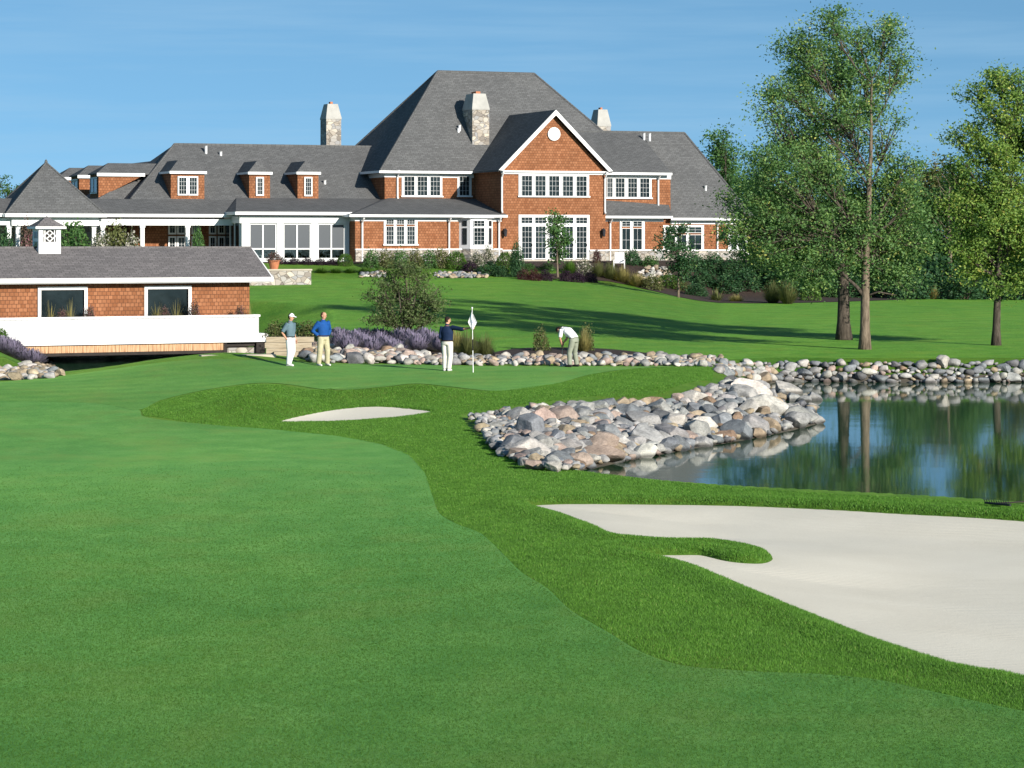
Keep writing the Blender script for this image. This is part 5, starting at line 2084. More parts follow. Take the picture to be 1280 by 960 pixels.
def young_tree(px, py, top, hw, lf, lab, seed, n=70, lv=34, at=None):
    g = at or gp(px, py)
    H = py - top
    bl = []
    rg = random.Random(seed)
    for k in range(7):
        t = k / 6
        bl.append((px + rg.uniform(-.4, .4) * hw, top + H * (.1 + .62 * t), hw * (.45 + .5 * math.sin(math.pi * (.15 + .75 * t))), H * .1))
    make_tree(lab, g, blobs_px(px, g.y, bl, g.z), .07, .8, lf, 'bark', n, lv, .17, seed, name='young_tree', clump_r=.38)


young_tree(697, 347, 263, 17, 'leaf_mid', 'slim young tree in front of the french doors', 41)
young_tree(848, 372, 276, 24, 'leaf_dark', 'dark young tree in front of the right wing window', 42, 90)
young_tree(8, 325, 214, 20, 'leaf_bright', 'light green young tree behind the far left pavilion roof', 43, at=Vector(((8 - CX) / F * 192, 192, ZB)))


# ---------------------------------------------------------------- blades of the rough near the camera
def blades(name, poly_px, n, h, wdt, seed, exclude=()):
    rng = np.random.default_rng(seed)
    ys = np.array([ray_ground(a, b, terrain)[:2] for a, b in poly_px])
    x0, y0 = ys.min(0)
    x1, y1 = ys.max(0)
    # denser near the camera
    m = n * 6
    Y = y0 * (y1 / y0) ** (rng.random(m) ** 1.0)
    lo, hi = (x0 * 1.0), x1
    X = lo + (hi - lo) * rng.random(m)
    ok = sdf(ys, X, Y) > 0.0
    for e, mg in exclude:
        ok &= sdf(e, X, Y) < -mg
    X, Y = X[ok][:n], Y[ok][:n]
    n = len(X)
    Z = terrain(X, Y)
    a = rng.random(n) * 6.283
    hh = h * (.55 + .75 * rng.random(n))
    clump = .5 + .5 * np.sin(X * 5.3 + 1.7 * np.sin(Y * 3.1)) * np.sin(Y * 4.7 + np.sin(X * 2.9))
    hh *= .8 + .4 * clump
    ln = hh * (.2 + .75 * rng.random(n))
    b = rng.random(n) * 6.283
    w0 = wdt * (.7 + .6 * rng.random(n)) * (Y / 35)
    c0 = np.stack([X - np.cos(a) * w0, Y - np.sin(a) * w0, Z - .01], -1)
    c1 = np.stack([X + np.cos(a) * w0, Y + np.sin(a) * w0, Z - .01], -1)
    tp = np.stack([X + np.cos(b) * ln, Y + np.sin(b) * ln, Z + hh], -1)
    v = np.stack([c0, c1, tp], 1).reshape(-1, 3)
    me = mesh_np(name, v, np.arange(3 * n, dtype=np.int32).reshape(n, 3))
    t = np.clip(.42 + rng.normal(size=n) * .2 + .25 * (clump - .5), 0, 1)
    attr_f(me, 'tint', np.repeat(t, 3))
    return tag(mobj(name, me, M['grass_blade']), kind='stuff')


ROUGH_PX = [(180, 521), (230, 528), (330, 536), (420, 545), (478, 556), (512, 570), (531, 592), (540, 618), (549, 642), (572, 656), (601, 667), (626, 690), (652, 716), (684, 736),
            (714, 764), (760, 791), (802, 816), (850, 832), (900, 837), (960, 841), (1020, 843), (1100, 851), (1200, 873), (1280, 890), (1420, 918), (1420, 650), (1280, 632), (1120, 622), (1000, 615), (900, 608), (800, 598), (720, 588),
            (640, 575), (590, 540), (575, 518), (640, 508), (760, 497), (830, 492), (890, 476), (892, 461), (860, 459), (800, 461), (740, 468), (690, 481), (625, 489), (560, 486), (520, 481), (480, 485), (420, 489), (350, 481), (310, 481), (250, 490), (200, 502), (176, 513)]
blades('rough_grass', ROUGH_PX, 660000, .027, .0058, 91, ((BUNKER, -.10), (SMALL, -.08)))


# the mown nap of the fairway, near the camera where single blades can be seen
def mown(n, seed):
    rng = np.random.default_rng(seed)
    m = int(n * 2.2)
    Y = 21 * (58 / 21) ** rng.random(m)
    X = (rng.random(m) * 1750 - 250 - CX) / F * Y
    ok = (sdf(FAIR, X, Y) > .03) & (rng.random(m) > np.clip((Y - 36) / 22, 0, 1))
    X, Y = X[ok][:n], Y[ok][:n]
    k = len(X)
    Z = terrain(X, Y) + .008
    a, b = rng.random(k) * 6.283, rng.random(k) * 6.283
    h = .013 * (.6 + .8 * rng.random(k))
    w0 = .0045 * (.7 + .6 * rng.random(k)) * (Y / 30)
    ln = h * (.5 + 1.2 * rng.random(k))
    v = np.stack([np.stack([X - np.cos(a) * w0, Y - np.sin(a) * w0, Z - .004], -1), np.stack([X + np.cos(a) * w0, Y + np.sin(a) * w0, Z - .004], -1),
                  np.stack([X + np.cos(b) * ln, Y + np.sin(b) * ln, Z + h], -1)], 1).reshape(-1, 3)
    me = mesh_np('mown_grass', v, np.arange(3 * k, dtype=np.int32).reshape(k, 3))
    pat = .5 + .5 * np.sin(X * .9 + 1.3 * np.sin(Y * .35)) * np.sin(Y * .5 + np.sin(X * .6))
    attr_f(me, 'tint', np.repeat(np.clip(.40 + rng.normal(size=k) * .2 + .16 * (pat - .5), 0, 1), 3))
    tag(mobj('mown_grass', me, M['mown_blade']), kind='stuff')


mown(560000, 92)
# ---------------------------------------------------------------- stones
def rock_mesh(seed, sub=4):
    bm = bmesh.new()
    bmesh.ops.create_icosphere(bm, subdivisions=sub, radius=1.0)
    rg = random.Random(seed)
    off = Vector((rg.uniform(-50, 50), rg.uniform(-50, 50), rg.uniform(-50, 50)))
    planes = []
    for _ in range(rg.randint(11, 16)):
        n = Vector((rg.gauss(0, 1), rg.gauss(0, 1), rg.gauss(0, 1))).normalized()
        planes.append((n, rg.uniform(.50, .82)))
    for v in bm.verts:
        p = v.co.copy()
        p *= 1 + .22 * noise.noise(p * 0.9 + off)
        for n, d_ in planes:
            k = p.dot(n)
            if k > d_:
                p -= n * (k - d_) * .94
        p *= 1 + .06 * noise.noise(p * 2.7 + off) + .03 * noise.noise(p * 7 + off)
        v.co = p
    me = bpy.data.meshes.new('rock')
    bm.to_mesh(me)
    bm.free()
    me.polygons.foreach_set("use_smooth", np.ones(len(me.polygons), dtype=bool))
    me.set_sharp_from_angle(angle=R(33))
    me.materials.append(M['rock'])
    me.update()
    return me


ROCKS = [rock_mesh(900 + i) for i in range(14)]
ROCKS_LO = [rock_mesh(900 + i, 2) for i in range(12)]
PAL = [('pale grey', (0.285, 0.285, 0.28), 44), ('blue grey', (0.18, 0.195, 0.21), 24), ('tan', (0.33, 0.27, 0.19), 13), ('pinkish', (0.33, 0.26, 0.225), 11), ('whitish', (0.42, 0.405, 0.375), 15), ('brown', (0.23, 0.165, 0.115), 5), ('dark grey', (0.13, 0.132, 0.14), 7)]
PALW = [p[2] for p in PAL]
rg = random.Random(77)
ALLROCK = []     # (pos, radius, stretch, euler, colour name, colour, zone, px, py)


def inpoly(poly, x, y):
    c = False
    for i in range(len(poly)):
        (x0, y0), (x1, y1) = poly[i], poly[i - 1]
        if (y0 > y) != (y1 > y) and x < (x1 - x0) * (y - y0) / (y1 - y0) + x0:
            c = not c
    return c


def scatter(poly, zone, layers, pal_shift=None, sink=.35):
    """layers: list of (attempts, rmin, rmax, spacing, lift) ; poly in photograph pixels, stones rest on the ground under it"""
    xs = [p[0] for p in poly]
    ys = [p[1] for p in poly]
    # the ground under a lattice of sight lines, interpolated between
    nx, ny = max(2, int((max(xs) - min(xs)) / 14) + 2), max(2, int((max(ys) - min(ys)) / 3.5) + 2)
    lx, ly = np.linspace(min(xs), max(xs), nx), np.linspace(min(ys), max(ys), ny)
    G = np.array([[ray_ground(a, b, terrain_pond, 40, 220)[1:] for a in lx] for b in ly])
    placed = []
    for att, r0, r1, sp, lift in layers:
        for _ in range(att):
            x, y = rg.uniform(min(xs), max(xs)), rg.uniform(min(ys), max(ys))
            if not inpoly(poly, x, y):
                continue
            fx, fy = (x - lx[0]) / (lx[1] - lx[0]), (y - ly[0]) / (ly[1] - ly[0])
            ix, iy = min(int(fx), nx - 2), min(int(fy), ny - 2)
            fx, fy = fx - ix, fy - iy
            q_ = (G[iy, ix] * (1 - fx) + G[iy, ix + 1] * fx) * (1 - fy) + (G[iy + 1, ix] * (1 - fx) + G[iy + 1, ix + 1] * fx) * fy
            gy, gz = float(q_[0]), float(q_[1])
            gx = (x - CX) / F * gy
            gz = max(gz, WZ - .12)
            r = r0 + (r1 - r0) * rg.random() ** 1.6
            if zone == 'stone point' and x < 650 and y < 560:
                r *= .62
            # spacing is looser in depth, where the slope stacks them
            ok = True
            for q in placed:
                dd = math.hypot(gx - q[0], (gy - q[1]) * .62)
                if dd < sp * (r + q[3]):
                    ok = False
                    break
            if not ok:
                continue
            z = gz + r * (1 - 2 * sink) * .75 + lift
            placed.append((gx, gy, z, r))
            pal = rg.choices(PAL, PALW)[0]
            if pal_shift and rg.random() < pal_shift[1]:
                pal = [p for p in PAL if p[0] in pal_shift[0]][rg.randrange(len(pal_shift[0]))]
            kf = rg.uniform(.85, 1.2)
            c = tuple(ch * kf * rg.uniform(.98, 1.02) for ch in pal[1])
            ALLROCK.append((Vector((gx, gy, z)), r, (rg.uniform(.95, 1.35), rg.uniform(.8, 1.1), rg.uniform(.62, .9)), (rg.uniform(-.35, .35), rg.uniform(-.35, .35), rg.uniform(0, 6.28)), pal[0], c, zone, x, y))
    return placed


POINT = [(582, 524), (640, 517), (700, 513), (760, 509), (820, 508), (850, 500), (890, 487), (915, 482), (940, 482), (958, 492), (978, 504), (1000, 516), (1022, 524), (1018, 531), (945, 549), (880, 560), (800, 575),
         (745, 585), (712, 591), (665, 588), (630, 572), (605, 550), (596, 530)]
scatter(POINT, 'stone point', [(90, .40, .56, .70, .04), (2600, .20, .36, .56, .05), (10000, .10, .20, .50, .07), (900, .13, .22, .42, .13)])
# a crest line of stones along the edge of the turf
FAR = [(893, 466), (905, 459), (940, 456), (1100, 455.5), (1280, 456.5), (1430, 456.5), (1430, 480), (1280, 480.5), (1160, 481), (985, 480), (940, 476), (915, 470)]
scatter(FAR, 'far shore', [(1500, .20, .36, .58, .03), (6000, .10, .20, .54, .05)])
BACK = [(398, 452), (398, 436), (430, 440), (480, 447), (560, 448), (720, 447), (820, 447), (905, 449), (905, 459), (820, 458), (640, 457.5), (520, 456.5)]
scatter(BACK, 'row behind the green', [(400, .18, .30, .66, .05), (3000, .09, .18, .62, .03)], (('tan', 'pinkish', 'whitish'), .5))
HEAP = [(392, 432), (412, 426), (450, 436), (500, 444), (540, 448), (500, 455), (400, 455), (378, 452), (380, 440)]
scatter(HEAP, 'heap by the watching golfers', [(500, .22, .34, .62, .12), (900, .12, .2, .6, .04)], (('tan', 'pinkish', 'whitish'), .6))
LEFT = [(-70, 458), (0, 455), (40, 456), (60, 461), (78, 470), (60, 474), (0, 476), (-70, 478)]
scatter(LEFT, 'left bank', [(500, .18, .30, .62, .04), (900, .10, .17, .6, .04)], (('whitish', 'tan'), .8))
KNOLL = [(795, 348), (810, 336), (832, 338), (842, 350), (825, 358), (805, 357)]
scatter(KNOLL, 'rockery below the entry', [(400, .18, .32, .6, .15), (400, .1, .16, .6, .15)], (('whitish', 'tan'), .8))
for x in range(455, 480, 6):
    scatter([(x - 4, 347), (x - 4, 341), (x + 4, 341), (x + 4, 347)], 'low garden wall left', [(14, .12, .22, .5, .03)], (('tan', 'blue grey'), .5))
for x in range(548, 612, 6):
    scatter([(x - 4, 348), (x - 4, 342), (x + 4, 342), (x + 4, 348)], 'low garden wall right', [(14, .12, .22, .5, .03)], (('tan', 'blue grey'), .5))

ALLROCK.sort(key=lambda r: -r[1] / r[0].y)
NIND = 290
ordw = ['first', 'second', 'third', 'fourth', 'fifth', 'sixth', 'seventh', 'eighth', 'ninth', 'tenth']
ZN = {'stone point': 'stone point by the pond', 'far shore': 'far shore stone bank beyond the pond', 'row behind the green': 'stone row behind the putting green', 'heap by the watching golfers': 'stone heap by the watching golfers',
      'left bank': 'pale stones at the left frame edge', 'rockery below the entry': 'pale rockery below the blue entry window', 'low garden wall left': 'dry stone edging left of the bay window', 'low garden wall right': 'dry stone edging under the bay window'}
desc = {}
ind = ALLROCK[:NIND]
for i, r in enumerate(ind):
    size = 'largest' if r[1] > .50 else ('large' if r[1] > .36 else ('medium' if r[1] > .26 else 'small'))
    place = ZN[r[6]]
    if r[6] == 'stone point':
        wl = r[0].z < WZ + .42
        px = r[7]
        part = 'near end' if px < 700 else ('near half' if px < 800 else ('outer half' if px < 920 else 'outer tip'))
        place = ('waterline' if wl else 'upper') + ' ' + part + ' of stone point'
    elif r[6] == 'far shore':
        px = r[7]
        place = 'far shore ' + ('beside stone point' if px < 985 else ('left of tree trunks' if px < 1040 else ('below two trunks' if px < 1130 else ('right of two trunks' if px < 1215 else 'below yellow tree'))))
    else:
        place = 'in ' + place
    desc.setdefault((size, r[4], place), []).append(i)
label = {}
for (size, colr, place), ids in desc.items():
    ids.sort(key=lambda i: ind[i][7])
    base = f'{size} {colr} stone, {place}'
    for k, i in enumerate(ids):
        if len(ids) == 1:
            label[i] = (base, None)
        elif len(ids) == 2:
            label[i] = (('left' if k == 0 else 'right') + f' of two {size} {colr} stones, {place}', None)
        elif len(ids) <= 4:
            label[i] = ((['leftmost', 'second from left', 'third from left', 'rightmost'][k] if k < len(ids) - 1 else 'rightmost') + f' of {size} {colr} stones, {place}', None)
        else:
            label[i] = (base, f'{size} {colr} stones, {place}')
GRP = {z: 'stones of the ' + ZN[z] for z in ZN}
for i, r in enumerate(ind):
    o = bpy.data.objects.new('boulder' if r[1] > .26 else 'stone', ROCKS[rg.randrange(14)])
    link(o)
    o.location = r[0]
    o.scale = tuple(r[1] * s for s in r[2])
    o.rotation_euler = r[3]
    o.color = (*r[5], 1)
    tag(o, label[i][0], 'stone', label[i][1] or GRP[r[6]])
# the many small ones as one heap of stones
V, Fq, Cc = [], [], []
base = []
for me in ROCKS_LO:
    co_ = np.zeros(len(me.vertices) * 3, dtype=np.float32)
    me.vertices.foreach_get("co", co_)
    fi = np.zeros(len(me.loops), dtype=np.int32)
    me.loops.foreach_get("vertex_index", fi)
    base.append((co_.reshape(-1, 3), fi.reshape(-1, 3)))
n0 = 0
for r in ALLROCK[NIND:]:
    co_, fi = base[rg.randrange(12)]
    mt = Matrix.Translation(r[0]) @ (Matrix.Rotation(r[3][2], 4, 'Z') @ Matrix.Rotation(r[3][0], 4, 'X') @ Matrix.Rotation(r[3][1], 4, 'Y')) @ Matrix.Diagonal((r[1] * r[2][0], r[1] * r[2][1], r[1] * r[2][2], 1))
    A = np.array(mt)
    V.append(co_ @ A[:3, :3].T + A[:3, 3])
    Fq.append(fi + n0)
    Cc.append(np.repeat(np.array([[*r[5], 1.0]], dtype=np.float32), len(co_), 0))
    n0 += len(co_)
me = mesh_np('small_stones', np.vstack(V), np.vstack(Fq), True)
ca = me.attributes.new('rock_col', 'FLOAT_COLOR', 'POINT')
ca.data.foreach_set('color', np.vstack(Cc).astype(np.float32).ravel())
tag(mobj('small_stones', me, M['rock_many']), kind='stuff')
print('ROCKS', len(ALLROCK))
# ---------------------------------------------------------------- people
def el_tube(bm, path, rads, side=(1, 0, 0), n=14):
    """elliptical limb; rads=(along side, across) per point; closed with rounded ends"""
    side = Vector(side)
    path = [Vector(p) for p in path]
    rings = []
    pts = [path[0]] + path + [path[-1]]
    rr = [(rads[0][0] * .05, rads[0][1] * .05)] + list(rads) + [(rads[-1][0] * .05, rads[-1][1] * .05)]
    for i, p in enumerate(pts):
        j = min(max(i - 1, 0), len(path) - 1)
        t = path[min(j + 1, len(path) - 1)] - path[max(j - 1, 0)]
        t.normalize()
        a = side - t * side.dot(t)
        if a.length < .05:
            a = Vector((0, 1, 0)) - t * t.y
        a.normalize()
        b = t.cross(a)
        rings.append([bm.verts.new(p + a * math.cos(2 * math.pi * k / n) * rr[i][0] + b * math.sin(2 * math.pi * k / n) * rr[i][1]) for k in range(n)])
    for r0, r1 in zip(rings, rings[1:]):
        for k in range(n):
            bm.faces.new((r0[k], r0[(k + 1) % n], r1[(k + 1) % n], r1[k]))
    bm.faces.new(rings[0][::-1])
    bm.faces.new(rings[-1])


def ball(bm, c, r, sub=2):
    m_ = Matrix.Translation(c) @ Matrix.Diagonal((r[0], r[1], r[2], 1))
    bmesh.ops.create_icosphere(bm, subdivisions=sub, radius=1.0, matrix=m_)


def fuse(name, bm, voxel, mat, parent, smooth=6):
    """grow the pieces into one continuous skin"""
    bmesh.ops.recalc_face_normals(bm, faces=bm.faces)
    me = bpy.data.meshes.new('tmp')
    bm.to_mesh(me)
    bm.free()
    o = bpy.data.objects.new('tmp', me)
    COL.objects.link(o)
    md = o.modifiers.new('r', 'REMESH')
    md.mode = 'VOXEL'
    md.voxel_size = voxel
    if smooth:
        sm = o.modifiers.new('s', 'SMOOTH')
        sm.factor = .5
        sm.iterations = smooth
    dg = bpy.context.evaluated_depsgraph_get()
    me2 = bpy.data.meshes.new_from_object(o.evaluated_get(dg))
    bpy.data.objects.remove(o)
    me2.materials.clear()
    me2.polygons.foreach_set("use_smooth", np.ones(len(me2.polygons), dtype=bool))
    me2.name = name
    return mobj(name, me2, mat, parent)


def V3(*a):
    return Vector(a)


def hand(bm, wrist, d, palm_n, curl=.5, s=1.0, grip=None):
    """palm, four unequal bent fingers and a thumb from the side of the palm"""
    d = Vector(d).normalized()
    nrm = Vector(palm_n)
    nrm = (nrm - d * nrm.dot(d)).normalized()
    side = d.cross(nrm)
    w_ = Vector(wrist)
    el_tube(bm, [w_ - d * .01, w_ + d * .04 * s, w_ + d * .092 * s], [(.026 * s, .018 * s), (.040 * s, .017 * s), (.041 * s, .014 * s)], side)
    for k, (o, L) in enumerate(((-.030, .066), (-.010, .078), (.011, .073), (.030, .056))):
        b0 = w_ + d * .088 * s + side * o * s
        L *= s
        d1 = (d * math.cos(curl * .7) + nrm * math.sin(curl * .7))
        d2 = (d * math.cos(curl * 1.7) + nrm * math.sin(curl * 1.7))
        d3 = (d * math.cos(curl * 2.5) + nrm * math.sin(curl * 2.5))
        p1 = b0 + d1 * L * .45
        p2 = p1 + d2 * L * .32
        el_tube(bm, [b0 - d * .02, b0, p1, p2, p2 + d3 * L * .25], [(.0095 * s, .0095 * s)] * 4 + [(.007 * s, .007 * s)], side, 8)
    t0 = w_ + d * .03 * s - side * .034 * s
    td = (d * .75 - side * .55 + nrm * .35 * (1 + curl)).normalized()
    el_tube(bm, [t0 + side * .02 * s, t0 + td * .03 * s, t0 + td * .052 * s + d * .022 * s], [(.013 * s, .012 * s), (.011 * s, .011 * s), (.008 * s, .008 * s)], side, 8)


def person(label, base, J, f, shirt, trouser, hairm, shoes, cap=False, sleeve=0.75, bald=False, collar=True, belt=True, bulk=1.0):
    """J: joints in metres from the point between the feet, x to the right of the picture, y away, z up; f: the way the hips face"""
    f = Vector(f).normalized()
    rt = Vector((f.y, -f.x, 0))       # the person's right
    root = empty('person', base, 0, label, 'person')
    hd, nk, ch, wa, pe = (Vector(J[k]) for k in ('head', 'neck', 'chest', 'waist', 'pelvis'))
    hf = Vector(J.get('look', f)).normalized()
    up = (hd - nk).normalized()
    hr = hf.cross(up).normalized()
    shs = Vector(J['sh_dir']).normalized() if 'sh_dir' in J else rt
    bm = bmesh.new()
    el_tube(bm, [pe + V3(0, 0, -.05), pe, wa, ch, (ch * .35 + nk * .65), nk], [(.14, .10), (.165, .115), (.145, .105), (.18, .12), (.14, .085), (.058, .058)], rt)
    el_tube(bm, [nk - up * .03, nk + up * .05, hd - up * .06], [(.058, .06), (.054, .056), (.05, .055)], hr)
    # head: skull, jaw, nose, ears, brow
    el_tube(bm, [hd - up * .115 + hf * .03, hd - up * .085 + hf * .025, hd - up * .03 + hf * .005, hd + up * .03, hd + up * .085, hd + up * .115],
            [(.034, .038), (.055, .062), (.070, .088), (.076, .097), (.062, .08), (.03, .04)], hr)
    el_tube(bm, [hd + hf * .085 + up * .012, hd + hf * .104 - up * .022, hd + hf * .108 - up * .036], [(.010, .010), (.014, .012), (.017, .011)], hr, 8)
    for s in (-1, 1):
        el_tube(bm, [hd + hr * s * .074 + up * .022 - hf * .01, hd + hr * s * .082 - hf * .014, hd + hr * s * .074 - up * .03 - hf * .008], [(.008, .014), (.011, .018), (.007, .010)], hr, 8)
    shirt_b, trou_b = bmesh.new(), bmesh.new()
    B = lambda L: [(a_ * bulk, b_ * bulk) for a_, b_ in L]
    el_tube(shirt_b, [pe + V3(0, 0, .03), wa, ch, (ch * .35 + nk * .65), nk - up * .015], B([(.185, .138), (.178, .132), (.204, .142), (.160, .104)]) + [(.072, .072)], rt, 18)
    el_tube(trou_b, [pe + V3(0, 0, -.08), pe + V3(0, 0, .0), wa * .45 + pe * .55], B([(.172, .128), (.182, .134), (.168, .127)]), rt, 18)
    for sd in ('r', 'l'):
        s = 1 if sd == 'r' else -1
        sh, elb, wr = Vector(J['sh_' + sd]), Vector(J['el_' + sd]), Vector(J['wr_' + sd])
        ud = (elb - sh).normalized()
        asd = V3(0, 0, 1) if abs(ud.z) < .5 else (f if abs(ud.dot(f)) < .7 else rt)
        asd = asd + V3(.05, .03, .02)
        el_tube(bm, [ch * .3 + sh * .7, sh, sh.lerp(elb, .5), elb, elb.lerp(wr, .35), wr], [(.05, .05), (.056, .056), (.047, .047), (.038, .038), (.040, .038), (.025, .023)], asd)
        hdv = Vector(J.get('hd_' + sd, wr - elb))
        hand(bm, wr, hdv, Vector(J.get('hn_' + sd, -rt * s)), J.get('curl_' + sd, .55))
        sl = elb.lerp(wr, max(0, (sleeve - .5) * 2)) if sleeve > .5 else sh.lerp(elb, sleeve * 2)
        pth = [ch * .35 + sh * .65, sh, sh.lerp(elb, .5)] + ([elb, sl] if sleeve > .5 else [sl])
        rad = [(.075, .075), (.078, .078), (.070, .070)] + ([(.066, .066), (.054, .054)] if sleeve > .5 else [(.066, .066)])
        el_tube(shirt_b, pth, B(rad), asd)
        hp, kn, an = Vector(J['hip_' + sd]), Vector(J['kn_' + sd]), Vector(J['an_' + sd])
        el_tube(bm, [hp + V3(0, 0, .04), hp.lerp(kn, .4), kn, kn.lerp(an, .35), an], [(.088, .09), (.076, .08), (.056, .058), (.055, .058), (.036, .038)], rt)
        el_tube(trou_b, [hp + V3(0, 0, .05), hp.lerp(kn, .4), kn, kn.lerp(an, .5), an + V3(0, 0, -.005)], B([(.105, .115), (.098, .104), (.084, .088), (.078, .082), (.076, .082)]), rt)
        # bare ankle and foot inside the shoe
        tf = Vector(J.get('toe_' + sd, f)).normalized()
        el_tube(bm, [an, an + V3(0, 0, -.05) + tf * .02, an + V3(0, 0, -.055) + tf * .14], [(.036, .036), (.036, .03), (.03, .016)], Vector((tf.y, -tf.x, 0)))
        sb = bmesh.new()
        ts = Vector((tf.y, -tf.x, 0))
        az = an.z
        el_tube(sb, [an - tf * .075 + V3(0, 0, -az + .045), an - tf * .02 + V3(0, 0, -az + .055), an + tf * .10 + V3(0, 0, -az + .045), an + tf * .19 + V3(0, 0, -az + .032)],
                [(.036, .042), (.042, .055), (.050, .042), (.034, .026)], ts)
        fuse('shoe', sb, .012, M[shoes], root, 3)
    fuse('body', bm, .008, M['skin'], root, 3)
    fuse('shirt', shirt_b, .014, M[shirt], root, 4)
    fuse('trousers', trou_b, .014, M[trouser], root, 4)
    if belt:
        bb = bmesh.new()
        bc_ = wa * .42 + pe * .58
        el_tube(bb, [bc_ + V3(0, 0, -.02), bc_ + V3(0, 0, .02)], B([(.189, .142), (.189, .142)]), rt, 18)
        fuse('belt', bb, .012, M['belt_leather'], root, 1)
    hb = bmesh.new()
    if bald:
        el_tube(hb, [hd - up * .06 - hf * .035, hd + up * .0 - hf * .04, hd + up * .06 - hf * .036, hd + up * .11 - hf * .03], [(.066, .062), (.084, .080), (.080, .076), (.05, .05)], hr)
    else:
        el_tube(hb, [hd - up * .06 - hf * .035, hd + up * .0 - hf * .025, hd + up * .055 - hf * .012, hd + up * .10 - hf * .004, hd + up * .128], [(.062, .060), (.082, .084), (.082, .094), (.066, .078), (.03, .036)], hr)
    fuse('hair', hb, .010, M[hairm], root, 2)
    if collar:
        cb = bmesh.new()
        el_tube(cb, [nk - up * .02, nk + up * .035], [(.076, .078), (.066, .068)], rt, 14)
        fuse('collar', cb, .010, M[shirt], root, 1)
    # eyes, mouth
    for s in (-1, 1):
        e = MB()
        e.lathe([(.002, -.008), (.008, -.004), (.009, 0), (.008, .004), (.002, .008)], tuple(hd + hf * .090 + hr * s * .030 + up * .012), 8)
        e.build('eye', M['hair_dark'], root)
    e = MB()
    c_ = hd + hf * .094 - up * .062
    e.tube([c_ - hr * .022, c_ + hf * .004, c_ + hr * .022], [.003, .005, .003], 6)
    e.build('mouth', M['hair_brown'], root)
    if cap:
        cb = bmesh.new()
        el_tube(cb, [hd + up * .022, hd + up * .06, hd + up * .105, hd + up * .135], [(.088, .106), (.087, .104), (.066, .08), (.02, .025)], hr)
        cp = fuse('cap', cb, .010, M['cloth_white'], root, 2)
        cb = bmesh.new()
        el_tube(cb, [hd + hf * .08 + up * .038, hd + hf * .14 + up * .034, hd + hf * .185 + up * .020], [(.075, .010), (.070, .009), (.04, .007)], hr)
        fuse('peak', cb, .008, M['cloth_white'], cp, 1)
    return root


def standing(f, h=1.76, stance=.20, lean=0.0):
    """a relaxed standing set of joints facing f"""
    f = Vector(f).normalized()
    rt = Vector((f.y, -f.x, 0))
    k = h / 1.76
    J = {'head': f * .03 + V3(0, 0, 1.635), 'neck': V3(0, 0, 1.485) - f * .005, 'chest': V3(0, 0, 1.27), 'waist': V3(0, 0, 1.06) + f * .01, 'pelvis': V3(0, 0, .93)}
    for sd, s in (('r', 1), ('l', -1)):
        J['sh_' + sd] = rt * s * .185 + V3(0, 0, 1.405)
        J['el_' + sd] = rt * s * .235 + V3(0, 0, 1.11) - f * .03
        J['wr_' + sd] = rt * s * .225 + V3(0, 0, .88) + f * .06
        J['hip_' + sd] = rt * s * .090 + V3(0, 0, .89)
        J['kn_' + sd] = rt * s * (.06 + stance * .25) + V3(0, 0, .49) + f * .03
        J['an_' + sd] = rt * s * stance * .5 + V3(0, 0, .085) - f * .02
    for key in list(J):
        J[key] = J[key] * k
    return J


# golfer in the white cap, seen from his right side with the hand at the back pocket
f = Vector((.86, -.50, 0)).normalized()
rt = Vector((f.y, -f.x, 0))
J = standing(f, 1.74, .16)
J['el_r'] = J['sh_r'] + rt * .10 - f * .13 + V3(0, 0, -.28)
J['wr_r'] = J['el_r'] - rt * .09 + f * .11 + V3(0, 0, -.20)
J['look'] = Vector((.93, -.30, -.12))
J['an_l'] = J['an_l'] - f * .10
g = gp(363, 458)
person('golfer in white cap, grey polo shirt and white trousers, standing leftmost watching', g, J, f, 'cloth_grey', 'cloth_white', 'hair_dark', 'shoe_white', cap=True, sleeve=.45)
# golfer in the blue sweater, hands in the trouser pockets
f = Vector((.62, -.78, 0)).normalized()
rt = Vector((f.y, -f.x, 0))
J = standing(f, 1.80, .34)
for sd, s in (('r', 1), ('l', -1)):
    J['el_' + sd] = J['sh_' + sd] + rt * s * .15 - f * .12 + V3(0, 0, -.27)
    J['wr_' + sd] = J['el_' + sd] - rt * s * .16 + f * .12 + V3(0, 0, -.17)
J['look'] = Vector((.85, -.5, -.15))
g = gp(404, 457.5)
person('balding golfer in bright blue sweater and khaki trousers with hands at his pockets', g, J, f, 'cloth_blue', 'cloth_khaki', 'hair_brown', 'shoe_white', sleeve=.92, bald=True, bulk=1.12)
# golfer holding the flagstick, seen from behind
f = Vector((.42, .90, 0)).normalized()
rt = Vector((f.y, -f.x, 0))
g3 = gp(559, 464)
pole_base = gp(591.5, 466)
J = standing(f, 1.77, .14)
hold = Vector((pole_base.x - g3.x, pole_base.y - g3.y, 1.43))
J['sh_r'] = rt * .19 + V3(0, 0, 1.42)
pd = (hold - J['sh_r'])
pd.normalize()
J['wr_r'] = hold - pd * .095
J['el_r'] = J['sh_r'].lerp(J['wr_r'], .5) + V3(0, 0, -.05)
J['hd_r'] = pd
J['hn_r'] = Vector((-pd.y, pd.x, 0))
J['curl_r'] = 1.1
J['look'] = Vector((.85, .45, -.05))
arm = (J['wr_r'] - J['sh_r']).length
person('golfer in navy sweater and cream trousers reaching out to hold the flagstick', g3, J, f, 'cloth_navy', 'cloth_cream', 'hair_dark', 'shoe_white', sleeve=.62, bulk=1.06)
print('ARM', arm)
